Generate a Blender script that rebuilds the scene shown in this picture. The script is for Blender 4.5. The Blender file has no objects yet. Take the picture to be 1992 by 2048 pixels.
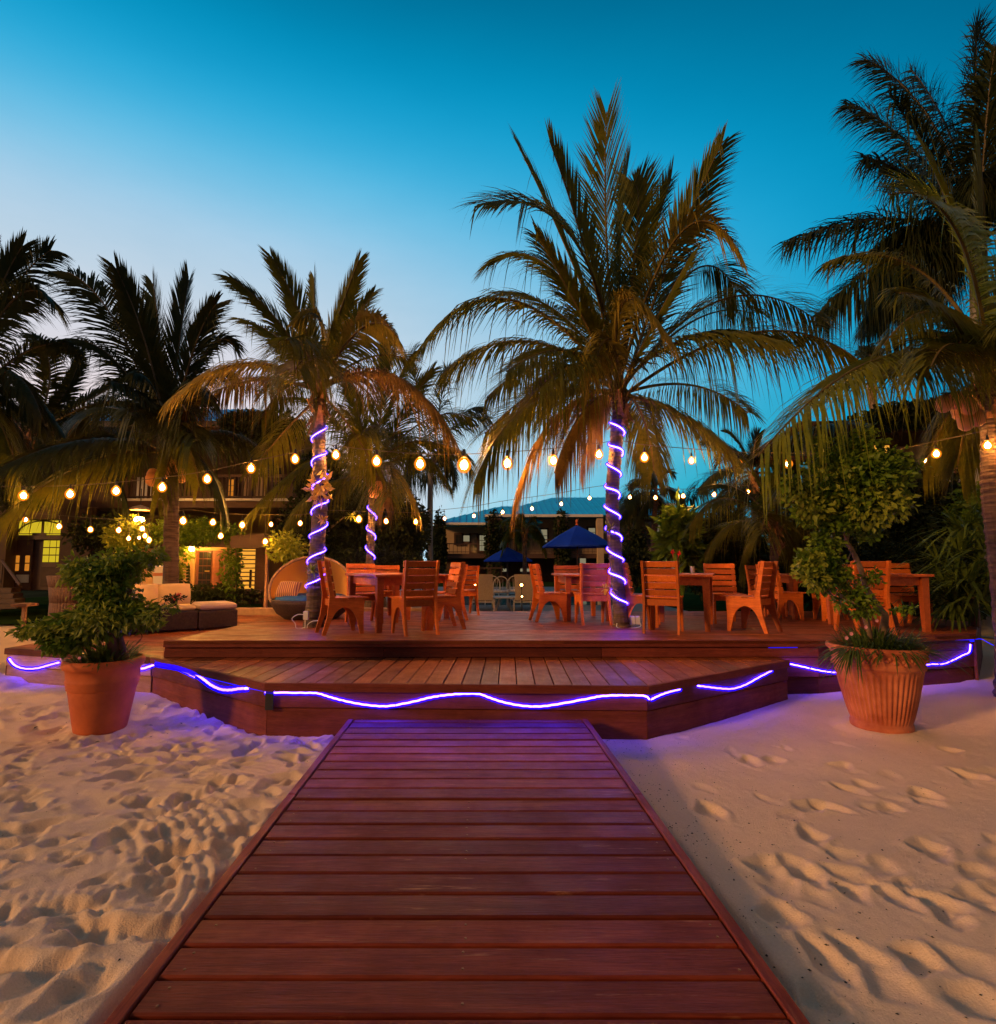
import bpy, math, random
import numpy as np
from mathutils import Vector, Matrix, noise as mnoise
random.seed(7); rng = np.random.default_rng(11)
C = bpy.context.scene.collection; S = bpy.context.scene
R = math.radians
# ------------------------------------------------------------------ camera
FPX, PX0, PY0, HOR = 1096.0, 947.0, 1024.0, 1127.0
TH = math.atan((HOR - PY0) / FPX)
CAM = Vector((0, 0, 1.45))
cd = bpy.data.cameras.new('camera'); cam = bpy.data.objects.new('camera', cd); C.objects.link(cam)
cam.location = CAM; cam.rotation_euler = (R(90) + TH, 0, 0)
cd.sensor_fit = 'HORIZONTAL'; cd.sensor_width = 36; cd.lens = 36 * FPX / 1992
cd.shift_x = (996 - PX0) / 1992; cd.clip_start = .05; cd.clip_end = 900
S.camera = cam
# ------------------------------------------------------------------ dusk sky
W = bpy.data.worlds.new('World'); S.world = W; W.use_nodes = True
nt = W.node_tree; nt.nodes.clear()
def N(nt, t, **k):
    n = nt.nodes.new(t)
    for a, b in k.items():
        if a.startswith('i_'): n.inputs[int(a[2:])].default_value = b
        else: setattr(n, a, b)
    return n
tc = N(nt, 'ShaderNodeTexCoord')
def dot(vec, v):
    d = N(nt, 'ShaderNodeVectorMath', operation='DOT_PRODUCT'); d.inputs[1].default_value = v
    nt.links.new(vec, d.inputs[0]); return d.outputs['Value']
nrm = N(nt, 'ShaderNodeVectorMath', operation='NORMALIZE'); nt.links.new(tc.outputs['Generated'], nrm.inputs[0])
GL = (-.878, .761, .724)                             # paler towards where the sun went down, left of the view, and low
elev = dot(nrm.outputs[0], (0, 0, 1))
def mth(op, a, b_=None):
    m_ = N(nt, 'ShaderNodeMath', operation=op); nt.links.new(a, m_.inputs[0])
    if b_ is not None:
        if isinstance(b_, float): m_.inputs[1].default_value = b_
        else: nt.links.new(b_, m_.inputs[1])
    return m_.outputs[0]
qq = mth('ADD', mth('SUBTRACT', dot(nrm.outputs[0], GL), mth('MULTIPLY', mth('MULTIPLY', elev, elev), 1.838)), mth('MULTIPLY', mth('MULTIPLY', dot(nrm.outputs[0], (1, 0, 0)), elev), .906))
mr = N(nt, 'ShaderNodeMapRange'); mr.inputs[1].default_value = -.4 - .016; mr.inputs[2].default_value = 1.1 - .016
nt.links.new(qq, mr.inputs[0]); q = mr.outputs[0]
def ramp(inp, stops, interp='LINEAR'):
    r = N(nt, 'ShaderNodeValToRGB'); cr = r.color_ramp; cr.interpolation = interp
    while len(cr.elements) < len(stops): cr.elements.new(.5)
    for e, (p, c) in zip(cr.elements, stops): e.position = p; e.color = (*c, 1)
    nt.links.new(inp, r.inputs[0]); return r.outputs[0]
def qs(st): return [((p + .4) / 1.5, c) for p, c in st]
gl = ramp(q, qs([(-.4, (.000, .075, .16)), (-.04, (.000, .125, .255)), (.12, (.000, .22, .42)), (.28, (.002, .335, .62)), (.42, (.035, .43, .73)), (.55, (.17, .54, .80)), (.67, (.36, .60, .80)), (.79, (.54, .66, .79)), (.88, (.64, .68, .77)), (1.0, (.70, .68, .75))]), 'B_SPLINE')
hz = ramp(elev, [(0, (1, 1, 1)), (.12, (.75, .75, .75)), (.30, (.25, .25, .25)), (.5, (0, 0, 0))])
hcol = ramp(q, qs([(0, (.02, .14, .22)), (.3, (.002, .32, .45)), (.52, (.002, .43, .57)), (.66, (.10, .56, .74)), (.83, (.36, .72, .87)), (.93, (.66, .72, .80)), (1.05, (.85, .70, .66))]))
mx = N(nt, 'ShaderNodeMix', data_type='RGBA'); nt.links.new(hz, mx.inputs['Factor'])
nt.links.new(gl, mx.inputs['A']); nt.links.new(hcol, mx.inputs['B'])
# the sky opposite the sunset turns to dusky mauve
back = ramp(dot(nrm.outputs[0], (0, -1, .12)), [(.0, (0, 0, 0)), (.55, (.8, .8, .8)), (1, (1, 1, 1))])
mb_ = N(nt, 'ShaderNodeMix', data_type='RGBA'); nt.links.new(back, mb_.inputs['Factor']); nt.links.new(mx.outputs['Result'], mb_.inputs['A']); mb_.inputs['B'].default_value = (.21, .15, .14, 1)
mx = mb_
# thin, barely visible haze streaks high up
mp = N(nt, 'ShaderNodeMapping'); mp.inputs['Scale'].default_value = (1.6, 1.6, 5); nt.links.new(nrm.outputs[0], mp.inputs[0])
nz = N(nt, 'ShaderNodeTexNoise'); nz.inputs['Scale'].default_value = 1.7; nz.inputs['Detail'].default_value = 7; nz.inputs['Roughness'].default_value = .62
nt.links.new(mp.outputs[0], nz.inputs[0])
nr = ramp(nz.outputs[0], [(.30, (.94, .965, .97)), (.72, (1.08, 1.035, 1.02))])
mu = N(nt, 'ShaderNodeMix', data_type='RGBA', blend_type='MULTIPLY'); mu.inputs['Factor'].default_value = 1
nt.links.new(mx.outputs['Result'], mu.inputs['A']); nt.links.new(nr, mu.inputs['B'])
bg = N(nt, 'ShaderNodeBackground'); bg.inputs[1].default_value = 1.0
nt.links.new(mu.outputs['Result'], bg.inputs[0])
wo = N(nt, 'ShaderNodeOutputWorld'); nt.links.new(bg.outputs[0], wo.inputs[0])
# ------------------------------------------------------------------ low warm last light from behind and left
SUN_DIR = Vector((.84, .48, -.31)).normalized()
sl = bpy.data.lights.new('sun', 'SUN'); so = bpy.data.objects.new('sun', sl); C.objects.link(so)
sl.energy = 2.4; sl.angle = R(7); sl.color = (1, .49, .17)
so.rotation_euler = SUN_DIR.to_track_quat('-Z', 'Y').to_euler(); so.location = (-20, -25, 12)
BULB = (1.0, .42, .08); BULB_L = 1700.0
ROPE = (.068, .026, 1.0); ROPE_L = 72.0
S.view_settings.view_transform = 'Standard'; S.view_settings.look = 'None'
S.view_settings.exposure = 0; S.view_settings.gamma = 1; S.view_settings.use_curve_mapping = False
S.render.engine = 'CYCLES'; S.cycles.use_denoising = True; S.cycles.max_bounces = 6; S.cycles.diffuse_bounces = 3
S.cycles.glossy_bounces = 2; S.cycles.transmission_bounces = 3; S.cycles.transparent_max_bounces = 8
S.cycles.sample_clamp_indirect = 4; S.cycles.caustics_reflective = False; S.cycles.caustics_refractive = False
S.cycles.use_light_tree = True
# ------------------------------------------------------------------ where things stand
K = 1.04622                                            # reading scale of the photograph
def ray(px, py):
    u = (px - PX0) / FPX; v = (PY0 - py) / FPX
    return Vector((u, math.cos(TH) - v * math.sin(TH), math.sin(TH) + v * math.cos(TH)))
def at(px, py, Y): d = ray(px, py); return CAM + d * (Y / d.y)
def onz(px, py, z): d = ray(px, py); return CAM + d * ((z - CAM.z) / d.z)
def dat(x, y, Y): return at(x * K, y * K, Y)
def onplane(px, py, p, n): d = ray(px, py); return CAM + d * ((p - CAM).dot(n) / d.dot(n))
Z_WALK, Z_STEP, Z_DECK = .15, .414, .602
def zd(y): return Z_DECK - .022 * max(0, y - 6.0)          # the deck falls a little towards the garden
def ondeck(px, py):
    p = onz(px, py, Z_DECK)
    for _ in range(12): p = onz(px, py, zd(p.y))
    return p
# ------------------------------------------------------------------ helpers
def tag(o, label=None, cat=None, group=None, kind=None):
    if label: o['label'] = label
    if cat: o['category'] = cat
    if group: o['group'] = group
    if kind: o['kind'] = kind
    return o
def mesh(name, v, f, m=None, smooth=False):
    me = bpy.data.meshes.new(name)
    me.from_pydata([tuple(x) for x in v], [], f)
    if m is not None:
        for q in (m if isinstance(m, (list, tuple)) else [m]): me.materials.append(q)
    if smooth: me.polygons.foreach_set('use_smooth', [True] * len(me.polygons))
    me.update(); return me
def link(name, me, parent=None, loc=None, rz=None):
    o = bpy.data.objects.new(name, me); C.objects.link(o)
    if parent is not None:
        o.parent = parent
        o.matrix_parent_inverse = parent.matrix_basis.inverted()
    if loc is not None: o.location = loc
    if rz is not None: o.rotation_euler = (0, 0, rz)
    return o
def root(name, loc, label, cat, group=None, rz=0):
    o = bpy.data.objects.new(name, None); C.objects.link(o); o.location = loc; o.rotation_euler = (0, 0, rz)
    o.empty_display_size = .2
    return tag(o, label, cat, group)
def dup(r, loc, rz, label, group=None):
    c = r.copy(); C.objects.link(c); c.location = loc; c.rotation_euler = (0, 0, rz); c['label'] = label
    if group: c['group'] = group
    def rec(src, dst):
        for ch in [q for q in ALLCH.get(src.name, [])]:
            n = ch.copy(); C.objects.link(n); n.parent = dst
            ALLCH.setdefault(dst.name, []).append(n); rec(ch, n)
    rec(r, c); return c
ALLCH = {}
def local(name, me, parent, loc=None, rot=None):        # a child in its parent's own space
    o = bpy.data.objects.new(name, me); C.objects.link(o); o.parent = parent
    if loc is not None: o.location = loc
    if rot is not None: o.rotation_euler = rot
    ALLCH.setdefault(parent.name, []).append(o); return o
class MB:
    def __init__(s): s.v = []; s.f = []; s.mi = []
    def add(s, v, f, mi=0):
        b = len(s.v); s.v += [tuple(x) for x in v]; s.f += [tuple(i + b for i in q) for q in f]; s.mi += [mi] * len(f); return s
    def box(s, c, d, rz=0, ch=0, mi=0, M=None):
        x, y, z = d[0] / 2, d[1] / 2, d[2] / 2
        if ch:
            v = []
            for (zz, ins) in ((-z, ch), (-z + ch, 0), (z - ch, 0), (z, ch)):
                for a, b in ((-1, -1), (1, -1), (1, 1), (-1, 1)): v.append((a * (x - ins), b * (y - ins), zz))
            f = [(3, 2, 1, 0), (12, 13, 14, 15)]
            for k in range(3):
                for i in range(4): f.append((k * 4 + i, k * 4 + (i + 1) % 4, k * 4 + 4 + (i + 1) % 4, k * 4 + 4 + i))
        else:
            v = [(a * x, b * y, q * z) for q in (-1, 1) for a, b in ((-1, -1), (1, -1), (1, 1), (-1, 1))]
            f = [(3, 2, 1, 0), (4, 5, 6, 7), (0, 1, 5, 4), (1, 2, 6, 5), (2, 3, 7, 6), (3, 0, 4, 7)]
        if M is None:
            ca, sa = math.cos(rz), math.sin(rz)
            v = [(c[0] + a * ca - b * sa, c[1] + a * sa + b * ca, c[2] + q) for a, b, q in v]
        else:
            v = [tuple(M @ Vector(p)) for p in v]
        s.add(v, f, mi); return s
    def tube(s, pts, r, n=6, cap=True, mi=0):
        pts = [Vector(p) for p in pts]; rr = r if isinstance(r, (list, tuple)) else [r] * len(pts)
        v = []; f = []; prev = None
        for i, p in enumerate(pts):
            t = (pts[min(i + 1, len(pts) - 1)] - pts[max(i - 1, 0)])
            if t.length < 1e-9: t = Vector((0, 0, 1))
            t.normalize()
            if prev is None: u = t.orthogonal().normalized()
            else:
                u = prev - t * prev.dot(t)
                u = u.normalized() if u.length > 1e-6 else t.orthogonal().normalized()
            prev = u; w = t.cross(u)
            for k in range(n):
                a = 2 * math.pi * k / n; v.append(p + (u * math.cos(a) + w * math.sin(a)) * rr[i])
        for i in range(len(pts) - 1):
            for k in range(n): f.append((i * n + k, i * n + (k + 1) % n, (i + 1) * n + (k + 1) % n, (i + 1) * n + k))
        if cap: f += [tuple(range(n))[::-1], tuple(range((len(pts) - 1) * n, len(pts) * n))]
        s.add(v, f, mi); return s
    def lathe(s, prof, n=24, c=(0, 0, 0), fn=None, mi=0):
        v = []; f = []
        for r, z in prof:
            for k in range(n):
                a = 2 * math.pi * k / n; q = r if fn is None else fn(r, z, a)
                v.append((c[0] + q * math.cos(a), c[1] + q * math.sin(a), c[2] + z))
        for i in range(len(prof) - 1):
            for k in range(n): f.append((i * n + k, i * n + (k + 1) % n, (i + 1) * n + (k + 1) % n, (i + 1) * n + k))
        s.add(v, f, mi); return s
    def prism(s, poly, z0, z1, ch=0, mi=0):
        n = len(poly)
        v = [(x, y, z0) for x, y in poly]
        if ch:
            ip = inset(poly, ch); v += [(x, y, z1 - ch) for x, y in poly] + [(x, y, z1) for x, y in ip]; L = 2
        else: v += [(x, y, z1) for x, y in poly]; L = 1
        f = [tuple(range(n))[::-1], tuple(range(L * n, L * n + n))]
        for k in range(L):
            for i in range(n): f.append((k * n + i, k * n + (i + 1) % n, (k + 1) * n + (i + 1) % n, (k + 1) * n + i))
        s.add(v, f, mi); return s
    def me(s, name, m, smooth=False):
        q = mesh(name, s.v, s.f, m, smooth)
        if any(s.mi): q.polygons.foreach_set('material_index', s.mi)
        return q
    def build(s, name, m, parent=None, smooth=False): return link(name, s.me(name, m, smooth), parent)
    def loc(s, name, m, parent, smooth=False, loc=None, rot=None): return local(name, s.me(name, m, smooth), parent, loc, rot)
def area2(p): return sum(p[i][0] * p[(i + 1) % len(p)][1] - p[(i + 1) % len(p)][0] * p[i][1] for i in range(len(p)))
def inset(poly, d):
    n = len(poly); out = []
    if area2(poly) < 0: d = -d
    for i in range(n):
        a, b, c = Vector(poly[i - 1]), Vector(poly[i]), Vector(poly[(i + 1) % n])
        e1 = (b - a).normalized(); e2 = (c - b).normalized()
        n1 = Vector((-e1.y, e1.x)); n2 = Vector((-e2.y, e2.x)); k = 1 + n1.dot(n2)
        if k < .2: k = .2
        o = b + (n1 + n2) * (d / k); out.append((o.x, o.y))
    return out
def clip(poly, conv):                                    # clip poly to a counter-clockwise convex polygon
    out = list(poly)
    for i in range(len(conv)):
        a = conv[i]; b = conv[(i + 1) % len(conv)]; inp = out; out = []
        if not inp: return []
        def sd(p): return (b[0] - a[0]) * (p[1] - a[1]) - (b[1] - a[1]) * (p[0] - a[0])
        for j in range(len(inp)):
            p, q = inp[j - 1], inp[j]; sp, sq = sd(p), sd(q)
            if (sp >= 0) != (sq >= 0):
                t = sp / (sp - sq); out.append((p[0] + t * (q[0] - p[0]), p[1] + t * (q[1] - p[1])))
            if sq >= 0: out.append(q)
    cl = []
    for p in out:
        if not cl or math.hypot(p[0] - cl[-1][0], p[1] - cl[-1][1]) > 2e-3: cl.append(p)
    if len(cl) > 1 and math.hypot(cl[0][0] - cl[-1][0], cl[0][1] - cl[-1][1]) <= 2e-3: cl.pop()
    return cl
def board(name, poly, z0, z1, ang, m, parent, ch=.004):  # a plank lying along ang, its own origin and axes
    if area2(poly) < 0: poly = poly[::-1]
    cx = sum(p[0] for p in poly) / len(poly); cy = sum(p[1] for p in poly) / len(poly)
    ca, sa = math.cos(-ang), math.sin(-ang)
    lp = [((x - cx) * ca - (y - cy) * sa, (x - cx) * sa + (y - cy) * ca) for x, y in poly]
    o = MB().prism(lp, z0 - z1, 0, ch).build(name, m, parent)
    o.location = (cx, cy, z1); o.rotation_euler = (0, 0, ang); return o
def plank_box(name, a, b, z0, z1, thick, m, parent, ch=.004, out=0):   # upright board between ground points a, b
    a = Vector((a[0], a[1])); b = Vector((b[0], b[1])); d = b - a; L = d.length; ang = math.atan2(d.y, d.x)
    n = Vector((d.y, -d.x)).normalized(); c = (a + b) / 2 + n * (out + thick / 2)
    mb = MB().box((0, 0, 0), (L, thick, z1 - z0), ch=ch)
    o = mb.build(name, m, parent); o.location = (c.x, c.y, (z0 + z1) / 2); o.rotation_euler = (0, 0, ang); return o
# ------------------------------------------------------------------ materials
def material(name):
    m = bpy.data.materials.new(name); m.use_nodes = True; nt = m.node_tree
    p = nt.nodes['Principled BSDF']; return m, nt, p
def mixrgb(nt, fac, a, b, blend='MIX'):
    n = N(nt, 'ShaderNodeMix', data_type='RGBA', blend_type=blend)
    for k, q in (('Factor', fac), ('A', a), ('B', b)):
        if isinstance(q, (int, float)): n.inputs[k].default_value = q
        elif isinstance(q, (tuple, list)): n.inputs[k].default_value = (*q, 1) if len(q) == 3 else q
        else: nt.links.new(q, n.inputs[k])
    return n.outputs['Result']
def noi(nt, vec, scale, detail=4, rough=.55, dist=0):
    n = N(nt, 'ShaderNodeTexNoise'); n.inputs['Scale'].default_value = scale; n.inputs['Detail'].default_value = detail
    n.inputs['Roughness'].default_value = rough; n.inputs['Distortion'].default_value = dist
    nt.links.new(vec, n.inputs[0]); return n.outputs[0]
def rmp(nt, x, a, b, lo=0., hi=1.):
    n = N(nt, 'ShaderNodeMapRange'); n.inputs[1].default_value = a; n.inputs[2].default_value = b
    n.inputs[3].default_value = lo; n.inputs[4].default_value = hi; nt.links.new(x, n.inputs[0]); return n.outputs[0]
def bump(nt, p, h, strength, dist):
    b = N(nt, 'ShaderNodeBump'); b.inputs['Strength'].default_value = strength; b.inputs['Distance'].default_value = dist
    nt.links.new(h, b.inputs['Height']); nt.links.new(b.outputs[0], p.inputs['Normal'])
def wood(name, c1, c2, rough=.5, worn=None, spec=.4, grain=1.0, rr=(.42, .7)):
    m, nt, p = material(name); tc = N(nt, 'ShaderNodeTexCoord'); oi = N(nt, 'ShaderNodeObjectInfo')
    mp = N(nt, 'ShaderNodeMapping'); mp.inputs['Scale'].default_value = (1.3, 16, 16)
    ad = N(nt, 'ShaderNodeVectorMath', operation='ADD'); sc = N(nt, 'ShaderNodeVectorMath', operation='SCALE')
    cx = N(nt, 'ShaderNodeCombineXYZ')
    for i in range(3): nt.links.new(oi.outputs['Random'], cx.inputs[i])
    nt.links.new(cx.outputs[0], sc.inputs[0]); sc.inputs['Scale'].default_value = 71
    nt.links.new(tc.outputs['Object'], mp.inputs[0]); nt.links.new(mp.outputs[0], ad.inputs[0]); nt.links.new(sc.outputs[0], ad.inputs[1])
    a = noi(nt, ad.outputs[0], 1.7, 6, .62, .6)
    col = mixrgb(nt, rmp(nt, a, .30, .70), c1, c2)
    fine = noi(nt, ad.outputs[0], 9, 4, .6)
    col = mixrgb(nt, rmp(nt, fine, .45, .75, 0, .55), col, tuple(q * .45 for q in c1))
    # board to board difference
    var = rmp(nt, oi.outputs['Random'], 0, 1, .60, 1.40)
    hs = N(nt, 'ShaderNodeHueSaturation'); nt.links.new(col, hs.inputs['Color']); nt.links.new(var, hs.inputs['Value'])
    hs.inputs['Saturation'].default_value = 1.0; col = hs.outputs[0]
    blot = N(nt, 'ShaderNodeVectorMath', operation='ADD'); nt.links.new(tc.outputs['Object'], blot.inputs[0]); nt.links.new(sc.outputs[0], blot.inputs[1])
    bl = noi(nt, blot.outputs[0], 3.2, 5, .65)
    col = mixrgb(nt, rmp(nt, bl, .42, .74, 0, .5), col, tuple(q * .5 for q in c1))
    if worn:
        st = N(nt, 'ShaderNodeMapping'); st.inputs['Scale'].default_value = (2.2, 26, 3); nt.links.new(blot.outputs[0], st.inputs[0])
        s = noi(nt, st.outputs[0], 1.0, 5, .7)
        col = mixrgb(nt, rmp(nt, s, .62, .78, 0, .8), col, worn)
    nt.links.new(col, p.inputs['Base Color'])
    nt.links.new(rmp(nt, bl, .3, .7, rr[0], rr[1]), p.inputs['Roughness'])
    p.inputs['Specular IOR Level'].default_value = spec
    bump(nt, p, fine, .35 * grain, .004)
    return m
def plain(name, c, rough=.7, var=.25, scale=8, bmp=.2, metal=0, spec=.4, c2=None, bd=.01):
    m, nt, p = material(name); tc = N(nt, 'ShaderNodeTexCoord')
    a = noi(nt, tc.outputs['Object'], scale, 6, .6)
    col = mixrgb(nt, rmp(nt, a, .3, .7), tuple(q * (1 - var) for q in c), c2 or tuple(min(1, q * (1 + var)) for q in c))
    nt.links.new(col, p.inputs['Base Color']); p.inputs['Roughness'].default_value = rough
    p.inputs['Metallic'].default_value = metal; p.inputs['Specular IOR Level'].default_value = spec
    if bmp: bump(nt, p, noi(nt, tc.outputs['Object'], scale * 5, 5, .65), bmp, bd)
    return m
def leafmat(name, c, c2, trans=.35, rough=.5, scale=3.0):
    m, nt, p = material(name); tc = N(nt, 'ShaderNodeTexCoord')
    a = noi(nt, tc.outputs['Object'], scale, 4, .7)
    b = noi(nt, tc.outputs['Object'], scale * 9, 3, .6)
    col = mixrgb(nt, rmp(nt, a, .35, .65), c, c2)
    col = mixrgb(nt, rmp(nt, b, .5, .8, 0, .6), col, tuple(q * .4 for q in c))
    nt.links.new(col, p.inputs['Base Color']); p.inputs['Roughness'].default_value = rough; p.inputs['Specular IOR Level'].default_value = .14
    tr = N(nt, 'ShaderNodeBsdfTranslucent'); nt.links.new(col, tr.inputs[0])
    ms = N(nt, 'ShaderNodeMixShader'); ms.inputs[0].default_value = trans
    nt.links.new(p.outputs[0], ms.inputs[1]); nt.links.new(tr.outputs[0], ms.inputs[2])
    nt.links.new(ms.outputs[0], nt.nodes['Material Output'].inputs[0]); return m
def emit(name, c, s):
    m = bpy.data.materials.new(name); m.use_nodes = True; nt = m.node_tree; nt.nodes.clear()
    e = N(nt, 'ShaderNodeEmission'); e.inputs[0].default_value = (*c, 1); e.inputs[1].default_value = s
    o = N(nt, 'ShaderNodeOutputMaterial'); nt.links.new(e.outputs[0], o.inputs[0]); return m
WALKW = wood('walkway_wood', (.120, .017, .009), (.245, .046, .017), worn=(.42, .20, .09), spec=.13, rr=(.40, .68))
DECKW = wood('deck_wood', (.180, .038, .010), (.310, .080, .018), worn=(.38, .17, .07), spec=.3, rr=(.34, .62))
FASW = wood('fascia_wood', (.120, .022, .015), (.200, .045, .025), spec=.2, rr=(.5, .8))
RAWW = wood('unstained_wood', (.36, .17, .09), (.48, .26, .14), spec=.3, rr=(.6, .9))
CHAIRW = wood('chair_wood', (.50, .105, .014), (.64, .165, .024), spec=.22, rr=(.36, .6))
TABLEW = wood('table_wood', (.42, .085, .016), (.58, .14, .028), spec=.3, rr=(.3, .55))
DARKW = wood('dark_wood', (.05, .022, .013), (.09, .04, .022), spec=.3)
DARKGAP = plain('shadowed_soil', (.03, .02, .015), .95, bmp=0)
TERRA = plain('terracotta', (.47, .095, .022), .78, .18, 5, .25, c2=(.57, .135, .035), bd=.006)
TERRA2 = plain('weathered_terracotta', (.44, .085, .022), .8, .35, 4, .4, c2=(.62, .20, .085), bd=.008)
SOIL = plain('soil', (.05, .032, .02), .95, .4, 20, .8)
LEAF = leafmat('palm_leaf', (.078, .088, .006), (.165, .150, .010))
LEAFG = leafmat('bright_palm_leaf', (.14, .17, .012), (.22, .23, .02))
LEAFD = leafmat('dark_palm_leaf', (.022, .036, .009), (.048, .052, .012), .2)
LEAFY = leafmat('yellowing_palm_leaf', (.24, .19, .018), (.36, .25, .03))
LEAFB = leafmat('dry_palm_leaf', (.17, .10, .018), (.27, .16, .03), .3, .7)
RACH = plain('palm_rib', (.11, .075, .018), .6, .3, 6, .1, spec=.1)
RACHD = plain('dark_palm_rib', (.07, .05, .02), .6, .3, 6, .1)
BUSH = leafmat('shrub_leaf', (.070, .150, .010), (.165, .225, .018), .3, .38, 6)
BUSHL = leafmat('young_shrub_leaf', (.20, .27, .025), (.30, .31, .035), .35, .4, 6)
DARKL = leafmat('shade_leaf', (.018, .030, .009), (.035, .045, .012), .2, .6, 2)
GRASSL = leafmat('grass_blade', (.035, .080, .012), (.11, .15, .03), .3, .45, 9)
BARKS = plain('shrub_bark', (.22, .14, .07), .85, .35, 14, .5)
def barkmat():
    m, nt, p = material('palm_bark'); tc = N(nt, 'ShaderNodeTexCoord')
    mp = N(nt, 'ShaderNodeMapping'); mp.inputs['Scale'].default_value = (2, 2, 15); nt.links.new(tc.outputs['Object'], mp.inputs[0])
    a = noi(nt, mp.outputs[0], 2.2, 6, .7, .4); b = noi(nt, tc.outputs['Object'], 5, 5, .6)
    col = mixrgb(nt, rmp(nt, a, .35, .62), (.032, .018, .012), (.125, .072, .046))
    col = mixrgb(nt, rmp(nt, b, .5, .75, 0, .6), col, (.14, .10, .075))
    nt.links.new(col, p.inputs['Base Color']); p.inputs['Roughness'].default_value = .85; bump(nt, p, a, .8, .02); return m
BARK = barkmat()
GREYBARK = plain('royal_palm_bark', (.22, .21, .19), .85, .2, 3, .2)
FIBRE = plain('palm_fibre', (.26, .12, .04), .9, .45, 18, .8)
WHITEP = plain('white_plastic', (.72, .72, .70), .4, .05, 5, 0)
BLACKP = plain('black_plastic', (.02, .02, .02), .5, .1, 5, 0)
TCANV, nt_, p_ = material('canopy_cloth')
p_.inputs['Base Color'].default_value = (.95, .56, .12, 1); p_.inputs['Roughness'].default_value = .85
_t = N(nt_, 'ShaderNodeBsdfTranslucent'); _t.inputs[0].default_value = (.95, .55, .12, 1); _m = N(nt_, 'ShaderNodeMixShader'); _m.inputs[0].default_value = .4
nt_.links.new(p_.outputs[0], _m.inputs[1]); nt_.links.new(_t.outputs[0], _m.inputs[2]); nt_.links.new(_m.outputs[0], nt_.nodes['Material Output'].inputs[0])
CABLE = plain('light_cable', (.10, .07, .035), .6, .1, 5, 0)
# ================================================================== ground
def sandmat():
    m, nt, p = material('beach_sand'); tc = N(nt, 'ShaderNodeTexCoord'); o = tc.outputs['Object']
    a = noi(nt, o, 1.1, 6, .6); g = noi(nt, o, 130, 3, .7); b = noi(nt, o, 22, 6, .7)
    col = mixrgb(nt, rmp(nt, a, .35, .65), (.70, .52, .35), (.79, .58, .37))
    col = mixrgb(nt, rmp(nt, g, .35, .62, 0, .35), col, (.54, .38, .25))
    sp = noi(nt, o, 46, 2, .5)
    dens = noi(nt, o, 2.6, 3, .6)
    spk = N(nt, 'ShaderNodeMath', operation='MULTIPLY'); nt.links.new(rmp(nt, sp, .70, .76, 0, 1), spk.inputs[0]); nt.links.new(rmp(nt, dens, .45, .7, 0, .8), spk.inputs[1])
    col = mixrgb(nt, spk.outputs[0], col, (.10, .06, .04))
    nt.links.new(col, p.inputs['Base Color']); p.inputs['Roughness'].default_value = .95; p.inputs['Specular IOR Level'].default_value = .03
    s = N(nt, 'ShaderNodeMath', operation='ADD'); nt.links.new(g, s.inputs[0]); nt.links.new(b, s.inputs[1])
    bump(nt, p, s.outputs[0], .55, .012); return m
SAND = sandmat()
def axis(segs):
    out = []
    for a, b, s in segs: out.append(np.arange(a, b, s))
    out.append([segs[-1][1]]); return np.concatenate(out)
xs = axis([(-60, -14, 4.), (-14, -5.2, .12), (-5.2, -1.0, .0135), (-1.0, 1.0, .06), (1.0, 4.9, .0150), (4.9, 14, .12), (14, 60, 4.)])
ys = axis([(-6, .9, .15), (.9, 3.2, .0125), (3.2, 5.2, .017), (5.2, 7.6, .035), (7.6, 13, .15), (13, 14, .5)])
X, Y = np.meshgrid(xs, ys)
def vnoise(X, Y, s, seed):
    g = np.random.default_rng(seed).random((257, 257)); x = X * s; y = Y * s
    xi = np.floor(x).astype(int); yi = np.floor(y).astype(int); fx = x - xi; fy = y - yi
    fx = fx * fx * (3 - 2 * fx); fy = fy * fy * (3 - 2 * fy)
    a = g[xi % 257, yi % 257]; b = g[(xi + 1) % 257, yi % 257]; c = g[xi % 257, (yi + 1) % 257]; d = g[(xi + 1) % 257, (yi + 1) % 257]
    return (a * (1 - fx) + b * fx) * (1 - fy) + (c * (1 - fx) + d * fx) * fy
def fbm(X, Y, s, seed, n=5):
    r = 0; a = .5
    for k in range(n): r = r + a * (vnoise(X, Y, s * 2 ** k, seed + k) - .5); a *= .5
    return r
def sand_base(x, y):
    x = np.asarray(x, float); y = np.asarray(y, float)
    z = .075 - .115 * np.clip((y - 2.2) / 2.6, 0, 1)
    z = z + .12 * np.clip((-x - 2.0) / 3.2, 0, 1) * np.clip((y - 3.5) / 2.5, 0, 1)
    z = z + .08 * np.clip((x - 2.0) / 3, 0, 1) * np.clip((y - 3.5) / 2.0, 0, 1)
    z = z + .10 * np.clip((-x - 5.7) / .4, 0, 1) * np.clip((y - 6.2) / .6, 0, 1)
    return z
Z = sand_base(X, Y)
chop = np.clip((-X - .9) / .4, 0, 1)
wx = X + .25 * fbm(X, Y, 1.5, 70, 3); wy = Y + .25 * fbm(X, Y, 1.5, 90, 3)
Z += .030 * fbm(X, Y, .8, 1, 4)
ridge = 1 - np.abs(2 * vnoise(wx * .62 + wy * .5, wy * 1.0 - wx * .45, 6.0, 5) - 1)
ridge2 = 1 - np.abs(2 * vnoise(wx * .7 + wy * .5, wy * 1.2 - wx * .6, 14.0, 8) - 1)
Z += chop * (.016 * ridge ** 1.2 + .005 * ridge2 + .026 * fbm(wx, wy * 1.3, 4.5, 20, 5) - .010) * np.where(Y < 2.0, .55 + .3 * vnoise(X, Y, 1.3, 61), 1)
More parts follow.
